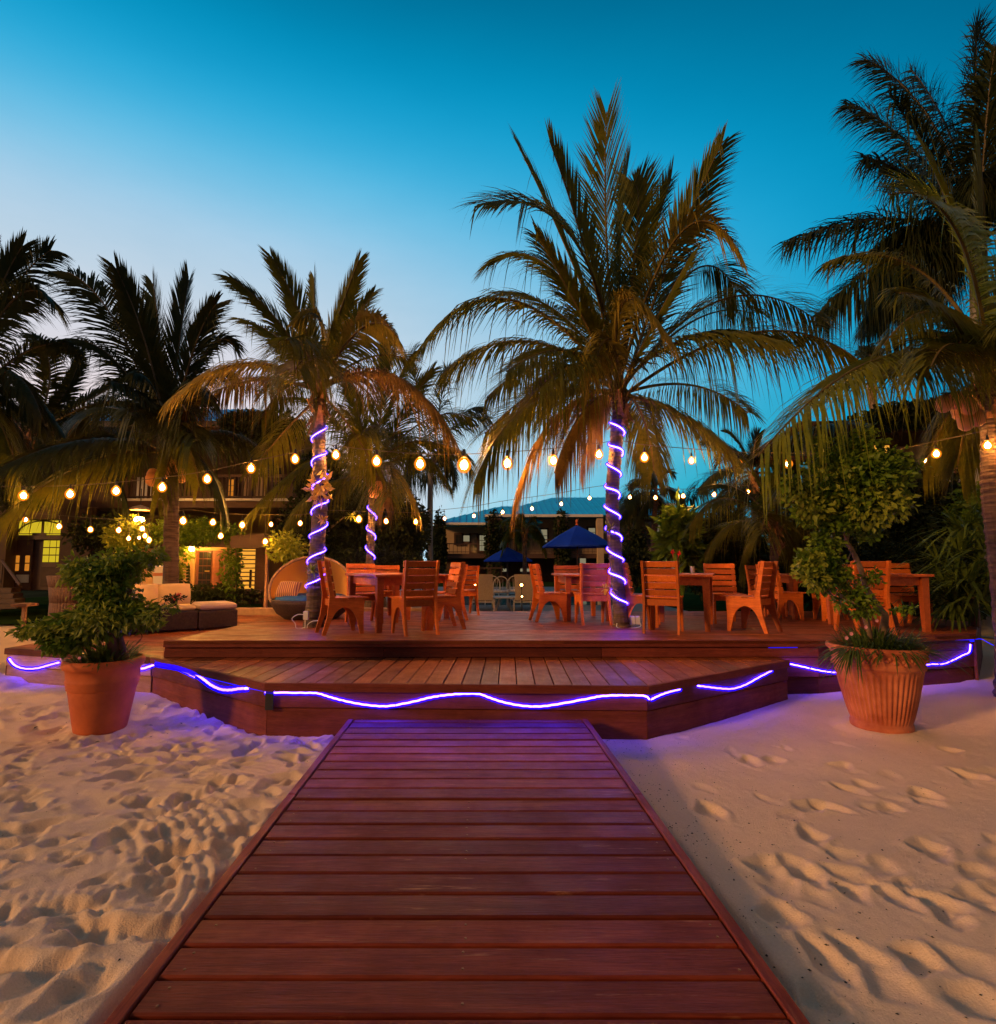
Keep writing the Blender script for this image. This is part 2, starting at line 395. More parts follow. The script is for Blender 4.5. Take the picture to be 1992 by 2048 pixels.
Z += (1 - chop) * (.012 * fbm(X, Y, 3.2, 30, 5) + .004 * fbm(X, Y, 24, 34, 3))
# combed ripples left by a rake and by feet
def ripples(cx, cy, rx, ry, ang, wl, amp, curve):
    global Z
    ca, sa = math.cos(ang), math.sin(ang); u = (X - cx) * ca + (Y - cy) * sa; v = -(X - cx) * sa + (Y - cy) * ca
    m = np.exp(-((u / rx) ** 2 + (v / ry) ** 2) ** 2); Z += (1.1 if cx < 0 else 1.7) * amp * m * np.sin(2 * math.pi * (u + curve * v * v) / wl)
for a in [(2.2, 2.75, .28, .10, .1, .030, .0035, 2.5), (1.85, 2.55, .2, .06, -.3, .028, .0035, 3), (2.9, 2.6, .2, .08, .2, .032, .0035, -3), (3.3, 3.1, .5, .35, 1.2, .05, .003, .3),
          (1.8, 3.25, .3, .12, .8, .035, .003, 1), (2.4, 3.3, .3, .08, .2, .035, .003, 2), (2.7, 2.2, .3, .2, 1.0, .04, .0025, .6), (1.6, 3.9, .2, .12, .9, .035, .003, 1.5),
          (-1.55, 3.1, .35, .45, .7, .075, .009, .5), (-1.25, 2.6, .18, .35, .5, .06, .008, .8), (-1.7, 3.9, .5, .3, 1.3, .06, .006, .6), (-1.9, 2.3, .4, .15, .4, .05, .005, .4)]: ripples(*a)
def foot(cx, cy, ang, L=.27, Wd=.11, dep=.035):
    ca, sa = math.cos(ang), math.sin(ang)
    i0, i1 = np.searchsorted(ys, (cy - .45, cy + .45)); j0, j1 = np.searchsorted(xs, (cx - .45, cx + .45))
    if i1 <= i0 or j1 <= j0: return
    x = X[i0:i1, j0:j1]; y = Y[i0:i1, j0:j1]
    u = (x - cx) * ca + (y - cy) * sa; v = -(x - cx) * sa + (y - cy) * ca
    w = Wd * (.5 + .10 * np.cos(u / L * 5.5)) ; q = np.sqrt((u / (L * .5)) ** 2 + (v / w) ** 2)
    q = q * (1 + .12 * np.sin(3 * np.arctan2(v, u) + cx * 9))
    dish = -dep * np.exp(-(q * .93) ** 3.6) * (1 + .45 * np.clip(u / L * 2, -1, 1))
    rim = dep * .24 * np.exp(-((q - 1.38) / .38) ** 2) * (1 + .6 * np.sin(cx * 50 + np.arctan2(v, u) * 2))
    Z[i0:i1, j0:j1] += dish + rim
rf = random.Random(5)
for _ in range(1150):
    y = 1.2 + 4.6 * rf.random() ** .85; x = -1.15 - rf.random() * (1.0 + y * .85)
    den = float(vnoise(np.array([[x + 40.]]), np.array([[y + 7.]]), 1.1, 77)[0, 0])
    if rf.random() > .25 + 1.1 * den: continue
    big = rf.random() ** 2.2; foot(x, y, rf.gauss(.6, .8), .07 + .20 * big, .045 + .075 * big, rf.uniform(.008, .018) + .026 * big)
for (px, py) in [(1625, 1660), (1700, 1745), (1530, 1725), (1590, 1722), (1560, 1765), (1700, 1775), (1790, 1790), (1880, 1805), (1960, 1800), (1560, 1830), (1905, 1840), (1660, 1925), (1720, 1910),
                 (1860, 1690), (1950, 1740), (1960, 2010), (1640, 2010), (1420, 1605), (1620, 1595), (1660, 1598), (1780, 1600), (1700, 1560), (1850, 1570), (1940, 1530), (1680, 1510), (1500, 1500), (1900, 1480), (1835, 1920)]:
    p = onz(px, py, .07); foot(p.x, p.y, rf.uniform(.5, 2.3), rf.uniform(.15, .24), rf.uniform(.08, .12), rf.uniform(.018, .032))
    if rf.random() < .6: foot(p.x + rf.uniform(.15, .3), p.y + rf.uniform(-.1, .1), rf.uniform(.5, 2.3), .18, .11, .016)
for _ in range(70):
    x = rf.uniform(1.3, 4.8); y = rf.uniform(1.6, 5.4); foot(x, y, rf.uniform(.4, 2.6), rf.uniform(.10, .2), rf.uniform(.05, .09), rf.uniform(.004, .012))
for bx_, by_, br_ in ((-3.27, 4.96, .20), (3.62, 5.02, .235)):
    dd = np.sqrt((X - bx_) ** 2 + (Y - by_) ** 2); Z += (.030 + .014 * fbm(X, Y, 6, 210, 3)) * np.exp(-np.clip((dd - br_) / .10, 0, 9) ** 2)
Z += .0016 * fbm(X, Y, 60, 140, 2) + .0035 * chop * fbm(X, Y, 26, 150, 3)
# sand stays under the boards, laps against their sides
under = np.clip((1.10 - np.abs(X + .047)) / .06, 0, 1) * (Y < 4.85)
Z = Z * (1 - under) + np.minimum(Z, -.02) * under
inside = np.clip((Y - 6.0) / .3, 0, 1) * (X > -5.4) * (X < 5.9)
Z = Z * (1 - inside) + np.minimum(Z, .02) * inside
ny, nx = X.shape
def gridmesh(name, X, Y, Z, m):
    ny, nx = X.shape; me = bpy.data.meshes.new(name); me.vertices.add(nx * ny)
    me.vertices.foreach_set('co', np.stack([X, Y, Z], -1).reshape(-1).astype(np.float32))
    i = np.arange(nx * ny).reshape(ny, nx); q = np.stack([i[:-1, :-1], i[:-1, 1:], i[1:, 1:], i[1:, :-1]], -1).reshape(-1, 4)
    me.loops.add(q.size); me.polygons.add(len(q)); me.loops.foreach_set('vertex_index', q.reshape(-1).astype(np.int32))
    me.polygons.foreach_set('loop_start', (np.arange(len(q)) * 4).astype(np.int32)); me.polygons.foreach_set('use_smooth', np.ones(len(q), bool))
    me.materials.append(m); me.update(); me.validate(); return me
tag(link('sand', gridmesh('sand', X, Y, Z, SAND)), kind='structure')
def sand_z(x, y):
    i = min(max(np.searchsorted(ys, y), 0), len(ys) - 1); j = min(max(np.searchsorted(xs, x), 0), len(xs) - 1); return float(Z[i, j])
dm = MB(); rd = random.Random(91)
for _ in range(1500):
    if rd.random() < .62: x = .98 + abs(rd.gauss(0, .45)) + .03; y = rd.uniform(1.2, 4.8)
    else: x = rd.choice((-1, 1)) * rd.uniform(1.1, 4.6); y = rd.uniform(1.3, 6)
    z = sand_z(x, y); a = rd.uniform(0, 6.28); l = rd.choice((.0022, .003, .004, .006)) * rd.uniform(.7, 1.3); w = l * rd.uniform(.3, .8)
    d = Vector((math.cos(a), math.sin(a), 0)) * l; s_ = Vector((-math.sin(a), math.cos(a), 0)) * w; c = Vector((x, y, z + .001))
    dm.add([c - d, c - s_, c + d, c + s_, c + Vector((0, 0, w * .9))], [(0, 1, 4), (1, 2, 4), (2, 3, 4), (3, 0, 4)])
tag(dm.build('sand_debris', plain('dark_seaweed_bits', (.06, .04, .025), .9, .4, 30, 0)), kind='stuff')
GRND = plain('garden_soil', (.025, .028, .014), .95, .4, .5, .3, spec=0)
tag(link('ground', mesh('ground', [(-400, -400, -.25), (400, -400, -.25), (400, 600, -.25), (-400, 600, -.25)], [(0, 1, 2, 3)], GRND)), kind='structure')
LAWN = plain('lawn', (.018, .034, .009), .95, .4, 3, .6, spec=0)
tag(link('lawn', mesh('lawn', [(-16, 11.3, .22), (16, 11.3, .22), (16, 45, .22), (-16, 45, .22)], [(0, 1, 2, 3)], LAWN)), kind='structure')
POOLW, nt_, p_ = material('pool_water'); p_.inputs['Base Color'].default_value = (.03, .25, .27, 1); p_.inputs['Roughness'].default_value = .05
PAVE = plain('pool_paving', (.20, .17, .14), .8, .2, 3, .2)
tag(link('pool_terrace', mesh('pool_terrace', [(-4, 13.2, .235), (5.5, 13.2, .235), (5.5, 29, .235), (-4, 29, .235)], [(0, 1, 2, 3)], PAVE)), kind='structure')
tag(link('pool_water', mesh('pool_water', [(-.9, 16.2, .24), (4.6, 16.2, .24), (4.6, 22, .24), (-.9, 22, .24)], [(0, 1, 2, 3)], POOLW)), kind='structure')
# strip of path sand and curb behind the lower deck
tag(MB().box((-3.3, 11.32, .38), (4.6, .16, .34), ch=.01).build('curb', plain('sandy_curb', (.42, .26, .14), .9), None), kind='structure')

# ================================================================== walkway
WL, WR = -1.050, .956
walk = root('walkway', (0, 2.8, Z_WALK), 'reddish brown plank walkway crossing the sand to the step', 'walkway'); walk['kind'] = 'structure'
c2 = math.cos(TH) ** 2
PITCH = .0001018 * FPX * 1.3 / c2 * 1.0
def y_of(py): return onz(947, py, Z_WALK).y
y_gap0 = y_of(2032)
YEND = 4.735
ygs = []; y = y_gap0 - 6 * PITCH
while y < YEND - .06: ygs.append(y); y += PITCH
ygs.append(YEND)
for i in range(len(ygs) - 1):
    a, b = ygs[i] + .007, ygs[i + 1] - .007
    zt = Z_WALK + rf.uniform(-.0025, .0025); sk = rf.uniform(-.0022, .0022)
    x0, x1 = WL + .052, WR - .052
    board('plank', [(x0, a + sk), (x1, a - sk), (x1, b - sk), (x0, b + sk)], zt - .035, zt, 0, WALKW, walk, .006)
sc = MB()
for i in range(len(ygs) - 1):
    ym = (ygs[i] + ygs[i + 1]) / 2
    for x in (-.93, -.03, .86):
        for q in (-.035, .035):
            if rf.random() < .72:
                sc.lathe([(.0001, .0022), (.0045, .0022), (.005, 0)], 7, (x + rf.uniform(-.008, .008), ym + q + rf.uniform(-.006, .006), Z_WALK))
tag(sc.build('screws', plain('screw_metal', (.22, .11, .05), .6, .2, 5, 0, .3), walk), kind='stuff')
for (xa, xb) in ((WL, WL + .046), (WR - .046, WR)):
    yy = ygs[0]
    for L in (2.4, 2.4):
        y2 = min(yy + L, YEND)
        plank = board('edge_board', [(xa, yy), (xb, yy), (xb, y2 - .004), (xa, y2 - .004)], -.05, Z_WALK + .004, math.pi / 2, WALKW, walk, .004); yy = y2
for x in (-.93, -.03, .86):
    MB().box((x, (ygs[0] + YEND) / 2, Z_WALK - .095), (.045, YEND - ygs[0] - .01, .11)).build('joist', DARKW, walk)

# ================================================================== step and decks
Cc = onz(529, 1367, Z_STEP); Dd = onz(1298, 1373, Z_STEP); Bb = onz(300, 1315, Z_STEP); Ee = onz(1580, 1321, Z_STEP)
Ff = onz(327, 1282, Z_DECK); Gg = onz(1640, 1281, Z_DECK); Hh = onz(1952, 1267, Z_DECK); Aa = onz(9, 1297, Z_STEP)
YB = max(Ff.y, Bb.y, Ee.y) + .30
def P2(p): return (p.x, p.y)
step = root('lower_step', ((Cc.x + Dd.x) / 2, 5.3, Z_STEP), 'wide lower wooden step with slanted ends in front of the deck', 'step'); step['kind'] = 'structure'
spoly = [P2(Cc), P2(Dd), (Ee.x, Ee.y), (Ee.x, YB), (Bb.x, YB), P2(Bb)]
if area2(spoly) < 0: spoly = spoly[::-1]
inner = inset(spoly, .035)
skew = .064
x = -3.9
while x < 3.9:
    x2 = x + .150
    q = clip([(x + skew * -1.3, 4.0), (x2 + skew * -1.3, 4.0), (x2 + skew * 1.0, 6.3), (x + skew * 1.0, 6.3)], inner)
    if len(q) >= 3 and abs(area2(q)) > .004: board('plank', q, Z_STEP - .035, Z_STEP + rf.uniform(-.002, .002), math.atan2(1, skew), DECKW, step, .0035)
    x += .1595
# nosing and skirt boards around the step
edge = [P2(Bb), P2(Cc), P2(Dd), P2(Ee)]
def off_line(pts, d):
    out = []
    for i, p in enumerate(pts):
        ns = []
        for a, b in ((i - 1, i), (i, i + 1)):
            if a >= 0 and b < len(pts):
                e = Vector((pts[b][0] - pts[a][0], pts[b][1] - pts[a][1])).normalized(); ns.append(Vector((e.y, -e.x)))
        n = sum(ns, Vector((0, 0))); n = n / n.length; k = n.dot(ns[0]); out.append((p[0] + n.x * d / k, p[1] + n.y * d / k))
    return out
def skirt(pts, parent, z1, zs, split=None, mats=(FASW, FASW, FASW)):
    e_in = off_line(pts, -.035)
    for i in range(len(pts) - 1):                       # nosing board
        q = [pts[i], pts[i + 1], e_in[i + 1], e_in[i]]
        ang = math.atan2(pts[i + 1][1] - pts[i][1], pts[i + 1][0] - pts[i][0])
        board('nosing', q, z1 - .068, z1 + .003, ang, mats[0], parent, .005)
    for lev, (za, zb) in enumerate(zs):
        rec = -.030 - .012 * lev
        p = off_line(pts, rec)
        for i in range(len(pts) - 1):
            a, b = Vector(p[i]), Vector(p[i + 1]); L = (b - a).length
            nseg = max(1, round(L / 2.3)); 
            for k in range(nseg):
                u, v = k / nseg, (k + 1) / nseg
                s, t = a + (b - a) * u, a + (b - a) * v; g = (b - a).normalized() * .003
                plank_box('skirt_board', s + g, t - g, za, zb, .028, mats[1 + lev], parent, out=-.028)
skirt(edge, step, Z_STEP, [(.205, .345), (-.10, .198)])
# black bracket at the left corner
cb = off_line(edge, -.02)[1]
plank_box('corner_bracket', (cb[0] + .005, cb[1] - .012), (cb[0] + .075, cb[1] - .012), .19, .345, .012, BLACKP, step, 0)
deck = root('upper_deck', (0, 7.5, Z_DECK), 'broad upper timber deck carrying the dining tables', 'deck'); deck['kind'] = 'structure'
DBACK = 11.2
HR = onz(1957, 1238, Z_DECK)
dpoly = [P2(Ff), P2(Gg), P2(Hh), (HR.x, HR.y), (HR.x, DBACK), (Ff.x, DBACK)]
# split in two convex pieces at Gg
polyA = [P2(Ff), P2(Gg), (Gg.x, DBACK), (Ff.x, DBACK)]
polyB = [P2(Gg), P2(Hh), (HR.x, HR.y), (HR.x, DBACK), (Gg.x, DBACK)]
for poly, tag_ in ((polyA, 0), (polyB, 1)):
    ip = inset(poly if area2(poly) > 0 else poly[::-1], .0)
    y = 5.6; row = 0
    while y < DBACK:
        xa = min(p[0] for p in poly) ; xb = max(p[0] for p in poly)
        cuts = [xa, xb] if tag_ else [xa, xa + (1.5 if row % 2 else 2.9), xa + (4.4 if row % 2 else 5.8), xb]
        for u, v in zip(cuts[:-1], cuts[1:]):
            q = clip([(u + .0015, y + .004), (v - .0015, y + .004), (v - .0015, y + .140), (u + .0015, y + .140)], ip)
            if len(q) >= 3 and abs(area2(q)) > .006: board('plank', q, zd(y) - .035, zd(y) + rf.uniform(-.0012, .0012), 0, DECKW, deck, .003)
        y += .144; row += 1
MB().prism([(p[0], p[1]) for p in inset(polyA, .08)], .1, zd(11.2) - .04).build('deck_frame', DARKW, deck)
tag(MB().prism(inset(polyB if area2(polyB) > 0 else polyB[::-1], .08), .0, zd(11.2) - .04).build('deck_frame', DARKW, deck))
dz = Z_DECK
f_edge = [P2(Ff), P2(Gg), P2(Hh)]
skirt(f_edge, deck, Z_DECK, [(Z_STEP + .004, Z_DECK - .070), (.20, Z_STEP - .002)])
# lower part of the right wing skirt
pr = off_line(f_edge, -.06)
plank_box('skirt_board', pr[1], pr[2], -.1, .195, .03, FASW, deck, out=-.03)
plank_box('skirt_board', (Ee.x - .1, pr[1][1]), (pr[1][0] - .002, pr[1][1]), -.1, .195, .03, FASW, deck, out=-.03)
plank_box('skirt_board', (Hh.x - .02, Hh.y + .04), (HR.x - .02, HR.y), -.1, Z_DECK - .07, .03, FASW, deck, out=-.0)
plank_box('skirt_board', (Ff.x + .02, DBACK), (Ff.x + .02, Ff.y + .04), Z_STEP + .003, zd(11.2) - .0, .03, FASW, deck, out=0)
low = root('side_deck', (-4.6, 7.6, Z_STEP), 'lower timber side deck under the lounge sofa', 'deck'); low['kind'] = 'structure'
lpoly = [P2(Aa), P2(Bb), (Ff.x + .0, YB), (Ff.x + .0, 11.2), (Aa.x, 11.2)]
A2 = (Aa.x, 11.2)
lp = [P2(Aa), P2(Bb), (Ff.x - .004, Bb.y + .02), (Ff.x - .004, 11.2), A2]
if area2(lp) < 0: lp = lp[::-1]
dirn = Vector((Bb.x - Aa.x, Bb.y - Aa.y)).normalized(); nrm2 = Vector((-dirn.y, dirn.x)); ang0 = math.atan2(dirn.y, dirn.x)
o2 = Vector(P2(Aa)); k = .004
while k < 6:
    a = o2 + nrm2 * k - dirn * 1; b = o2 + nrm2 * (k + .136) - dirn * 1
    q = clip([tuple(a), tuple(a + dirn * 8), tuple(b + dirn * 8), tuple(b)], lp)
    if len(q) >= 3 and abs(area2(q)) > .006: board('plank', q, Z_STEP - .035, Z_STEP + rf.uniform(-.0015, .0015), ang0, DECKW, low, .003)
    k += .140
l_edge = [P2(Aa), (Bb.x - .01, Bb.y + .002)]
skirt(l_edge, low, Z_STEP, [(.205, .345), (-.05, .198)], mats=(FASW, RAWW, RAWW))
plank_box('skirt_board', (Aa.x + .03, 11.2), (Aa.x + .03, Aa.y + .04), .05, Z_STEP - .04, .03, FASW, low, out=0)

# ================================================================== rope lights on the skirts
ROPEM = emit('rope_light_glow', ROPE, ROPE_L)
def halomat():  # blue emissive sleeve imitating a halo round the lit tube
    m = bpy.data.materials.new('rope_light_halo'); m.use_nodes = True; nt = m.node_tree; nt.nodes.clear()
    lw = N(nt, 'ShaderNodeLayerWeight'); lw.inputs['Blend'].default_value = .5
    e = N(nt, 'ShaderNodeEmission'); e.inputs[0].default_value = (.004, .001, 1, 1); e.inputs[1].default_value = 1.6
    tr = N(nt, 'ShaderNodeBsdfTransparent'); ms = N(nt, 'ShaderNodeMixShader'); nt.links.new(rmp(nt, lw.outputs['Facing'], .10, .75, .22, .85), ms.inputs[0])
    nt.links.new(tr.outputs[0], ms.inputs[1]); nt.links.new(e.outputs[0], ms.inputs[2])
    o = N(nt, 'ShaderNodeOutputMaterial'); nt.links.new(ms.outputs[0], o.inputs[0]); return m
ROPEHALO = halomat()
ROPEB = emit('feed_wire_glow', (.012, .012, 1.0), 1.6)  # even blue glow put on the feed wires and the connector
def smooth_path(pts, n=8):
    pts = [Vector(p) for p in pts]; out = []
    for i in range(len(pts) - 1):
        p0 = pts[max(i - 1, 0)]; p1 = pts[i]; p2 = pts[i + 1]; p3 = pts[min(i + 2, len(pts) - 1)]
        for k in range(n):
            t = k / n; out.append(.5 * ((2 * p1) + (p2 - p0) * t + (2 * p0 - 5 * p1 + 4 * p2 - p3) * t * t + (3 * p1 - p0 - 3 * p2 + p3) * t ** 3))
    out.append(pts[-1]); return out
def fplane(a, b, d):
    e = Vector((b[0] - a[0], b[1] - a[1], 0)).normalized(); n = Vector((e.y, -e.x, 0))
    return Vector((a[0], a[1], 0)) + n * d, n
def c1p(u, v): return (u * .36764, 1230 + v * .36764)
def c2p(u, v): return (600 + u * .36764, 1250 + v * .36764)
def c3p(u, v): return (1200 + u * .41597, 1230 + v * .41597)
def ropeseg(parent, pl, pts, r=.0085):
    w = smooth_path([onplane(x, y, pl[0], pl[1]) for x, y in pts])
    w = [p + Vector((0, 0, .0015 * math.sin(i * 1.7))) for i, p in enumerate(w)]
    MB().tube(w, r * 2.7, 8).build('halo_sleeve', ROPEHALO, parent, True)
    return MB().tube(w, r * .85, 6).build('lit_tube', ROPEM, parent, True), w
plF = fplane(P2(Cc), P2(Dd), -.018); plL = fplane(P2(Bb), P2(Cc), -.018); plR = fplane(P2(Dd), P2(Ee), -.018)
plW = fplane(P2(Gg), P2(Hh), -.018); plA = fplane(P2(Aa), P2(Bb), -.018)
r1 = root('rope_light', (Cc.x, Cc.y, .3), 'blue white rope light in waves along the step front and its sides', 'rope light')
front = [(530, 1385)] + [c2p(*q) for q in ((0, 369), (90, 371), (150, 388), (210, 405), (300, 425), (400, 439), (490, 440), (620, 416), (700, 396), (780, 383), (870, 375), (970, 375), (1030, 395), (1100, 418), (1200, 438), (1300, 443), (1400, 431), (1570, 400), (1640, 387), (1750, 382), (1870, 385))] + [(1299, 1399)]
_, w1 = ropeseg(r1, plF, front)
for i in (34, 58, 78, 125):
    if i < len(w1): MB().box(w1[i], (.004, .022, .022)).build('clip', BLACKP, r1)
ropeseg(r1, plR, [(1302, 1399), c3p(290, 385), c3p(340, 368), c3p(385, 358)])
ropeseg(r1, plR, [c3p(470, 340), c3p(520, 346), c3p(580, 353), c3p(640, 354), c3p(700, 335), c3p(760, 302), c3p(825, 268)])
ropeseg(r1, plL, [c1p(*q) for q in ((855, 268), (900, 275), (960, 285), (1000, 296), (1060, 318), (1110, 352), (1150, 382), (1200, 404), (1250, 408), (1300, 401), (1350, 398))], .0125)
ropeseg(r1, plL, [c1p(*q) for q in ((850, 248), (905, 268), (980, 300), (1060, 338))], .007)
MB().tube([onplane(*c1p(*q), *plL) for q in ((1060, 325), (1200, 360), (1350, 398), (1432, 414))], .0035, 5).build('feed_wire', ROPEB, r1)
r2 = root('rope_light', (Aa.x, Aa.y, .3), 'blue rope light sagging on the skirt of the side deck', 'rope light')
ropeseg(r2, plA, [c1p(*q) for q in ((50, 238), (80, 273), (130, 291), (200, 290), (260, 274), (320, 258))], .010)
ropeseg(r2, plA, [c1p(*q) for q in ((700, 290), (770, 292), (830, 274), (855, 268))], .011)
MB().tube([onplane(*c1p(*q), *plA) for q in ((90, 212), (200, 216), (300, 221))], .004, 5).build('feed_wire', ROPEB, r2)
r3 = root('rope_light', (Gg.x, Gg.y, .4), 'blue rope light sagging behind the ribbed pot on the deck wing', 'rope light')
plG = fplane((Ff.x, Ff.y), P2(Gg), -.018)
ropeseg(r3, fplane(P2(Ff), P2(Gg), -.018), [c3p(895, 232), c3p(950, 243), c3p(1015, 258)], .0085)
ropeseg(r3, plW, [c3p(*q) for q in ((1015, 258), (1080, 271), (1140, 277), (1250, 285), (1400, 270), (1500, 250), (1590, 237), (1650, 235), (1700, 216), (1745, 193), (1775, 178), (1781, 140))], .0085)
pb = onplane(*c3p(1788, 122), *plW); MB().box(pb, (.04, .02, .03)).build('connector', ROPEB, r3)
hz_ = pb
MB().tube(smooth_path([pb, at(*c3p(1830, 115), pb.y + .1), at(*c3p(1870, 135), pb.y + .3), at(*c3p(1920, 160), pb.y + .6)]), .004, 5).build('feed_wire', ROPEB, r3)
MB().tube([onplane(*c3p(*q), *plW) for q in ((1620, 121), (1790, 119))], .0035, 5).build('feed_wire', ROPEB, r3)
MB().tube([onplane(*c3p(*q), *plG) for q in ((810, 157), (950, 156))], .003, 5).build('feed_wire', ROPEB, r3)
# ================================================================== buildings
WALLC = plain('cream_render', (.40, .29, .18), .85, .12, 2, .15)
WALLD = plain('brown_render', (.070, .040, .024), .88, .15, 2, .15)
WALLO = plain('orange_render', (.60, .36, .15), .85, .12, 2.5, .15)
ROOFB = plain('blue_metal_roof', (.004, .40, .78), .45, .10, 1.2, 0, spec=.5)
TRIMW = plain('white_trim', (.62, .60, .55), .6, .08, 3, 0)
TRIMD = plain('brown_trim', (.07, .035, .022), .6, .2, 6, .1)
DOORW = wood('door_wood', (.16, .05, .022), (.26, .085, .03), spec=.4)
GLASSD = plain('dark_glass', (.02, .02, .022), .1, .1, 3, 0, spec=.6)
LITY = emit('lit_window', (1, .72, .03), .62); LITO = emit('orange_lit_window', (1, .33, .03), .55)
LITW = emit('warm_lit_room', (1, .42, .045), .95); LITP = emit('pale_lit_window', (.80, .70, .42), .28)
def panel(name, a, b, z0, z1, t, m, parent, out=0): return plank_box(name, a, b, z0, z1, t, m, parent, 0, out)
def railing(parent, a, b, z0, z1, step=.14, m=TRIMD, mr_=None, name='railing'):
    mb = MB(); a = Vector(a); b = Vector(b); d = b - a; L = d.length; ang = math.atan2(d.y, d.x); c = (a + b) / 2
    mb.box((c.x, c.y, z1), (L, .07, .07), ang); mb.box((c.x, c.y, z0 + .08), (L, .05, .05), ang)
    n = int(L / step)
    for i in range(n + 1):
        p = a + d * (i / n); w = .09 if i % 10 == 0 else .03; mb.box((p.x, p.y, (z0 + z1) / 2), (w, w, z1 - z0), ang)
    return mb.build(name, m, parent)
def clump(center, rad, n, size, rr, aspect=2.2, droop=.3, shell=.55, lump=5, seed=0):
    """vertices and faces of many small folded leaves spread through a lumpy volume"""
    g = np.random.default_rng(seed); c = np.array(center); rad = np.array(rad)
    L = g.normal(size=(lump, 3)); L /= np.linalg.norm(L, axis=1)[:, None]; Lc = L * rr
    k = g.integers(0, lump, n); d = g.normal(size=(n, 3)); d /= np.linalg.norm(d, axis=1)[:, None]
    r = (shell + (1 - shell) * g.random(n) ** .5)[:, None]
    P = c + (Lc[k] + d * r * (1 - rr * .55)) * rad * (1.1 / (1 + .45 * rr))
    out = d * .6 + g.normal(size=(n, 3)) * .55; out[:, 2] -= droop; out /= np.linalg.norm(out, axis=1)[:, None]
    return leaves_at(P, out, size, aspect, g)
def leaves_at(P, out, size, aspect, g):
    n = len(P); s = (size * (.6 + .7 * g.random(n)))[:, None]; q = g.normal(size=(n, 3)); w = np.cross(out, q); w /= np.linalg.norm(w, axis=1)[:, None] + 1e-9
    up = np.cross(w, out); a = P; m = P + out * s * .5; t = P + out * s + up * s * -.12; hw = s / aspect * .5
    l = m + w * hw + up * s * .08; r_ = m - w * hw + up * s * .08
    v = np.stack([a, r_, t, l], 1).reshape(-1, 3); i = np.arange(n) * 4
    f = np.concatenate([np.stack([i, i + 1, i + 2], 1), np.stack([i, i + 2, i + 3], 1)])
    return v, f
def npmesh(name, parts, mats, mids=None, quads=False):
    vs = []; fs = []; ms = []; b = 0
    for k, (v, f) in enumerate(parts):
        vs.append(v); fs.append(f + b); b += len(v); ms.append(np.full(len(f), mids[k] if mids else 0))
    v = np.concatenate(vs).astype(np.float32); f = np.concatenate(fs).astype(np.int32); mi = np.concatenate(ms).astype(np.int32)
    me = bpy.data.meshes.new(name); me.vertices.add(len(v)); me.vertices.foreach_set('co', v.reshape(-1)); k = f.shape[1]
    me.loops.add(f.size); me.polygons.add(len(f)); me.loops.foreach_set('vertex_index', f.reshape(-1)); me.polygons.foreach_set('loop_start', (np.arange(len(f)) * k).astype(np.int32))
    me.polygons.foreach_set('material_index', mi)
    for m in (mats if isinstance(mats, (list, tuple)) else [mats]): me.materials.append(m)
    me.update(); me.validate(); return me
# ---- the hotel across the pool
HY = 36.0
def hp(u, v, dy=0): p = at(850 + u * .26261, 880 + v * .26261, HY + dy); return p
hotel = root('hotel_building', (hp(700, 900).x, HY, .22), 'two storey hotel block under a bright blue ribbed metal roof beyond the pool', 'building')
def hx(u, dy=0): return hp(u, 600, dy).x
def hzz(v, dy=0): return hp(700, v, dy).z
zE, zR2, zF = hzz(575), hzz(865), .2
# back walls
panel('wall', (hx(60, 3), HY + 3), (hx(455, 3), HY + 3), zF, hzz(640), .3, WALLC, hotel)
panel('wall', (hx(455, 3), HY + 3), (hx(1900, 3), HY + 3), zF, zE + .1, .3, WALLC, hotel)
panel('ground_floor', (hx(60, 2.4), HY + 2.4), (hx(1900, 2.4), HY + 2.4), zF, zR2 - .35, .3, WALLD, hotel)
panel('floor_slab', (hx(70), HY + 1.2), (hx(1900), HY + 1.2), zR2 - .3, zR2, 2.6, TRIMD, hotel, out=-1.3)
panel('eave_board', (hx(65), HY - .1), (hx(460), HY - .1), hzz(648), hzz(630), .15, TRIMW, hotel)
panel('eave_board', (hx(455), HY - .3), (hx(1345), HY - .3), hzz(590), hzz(570), .15, TRIMW, hotel)
panel('eave_board', (hx(1480), HY - .6), (hx(1900), HY - .6), hzz(505), hzz(490), .15, TRIMW, hotel)
MB().tube([(hx(1068), HY - .35, hzz(585)), (hx(1068), HY - .35, hzz(660))], .08, 6).build('downpipe', TRIMW, hotel)
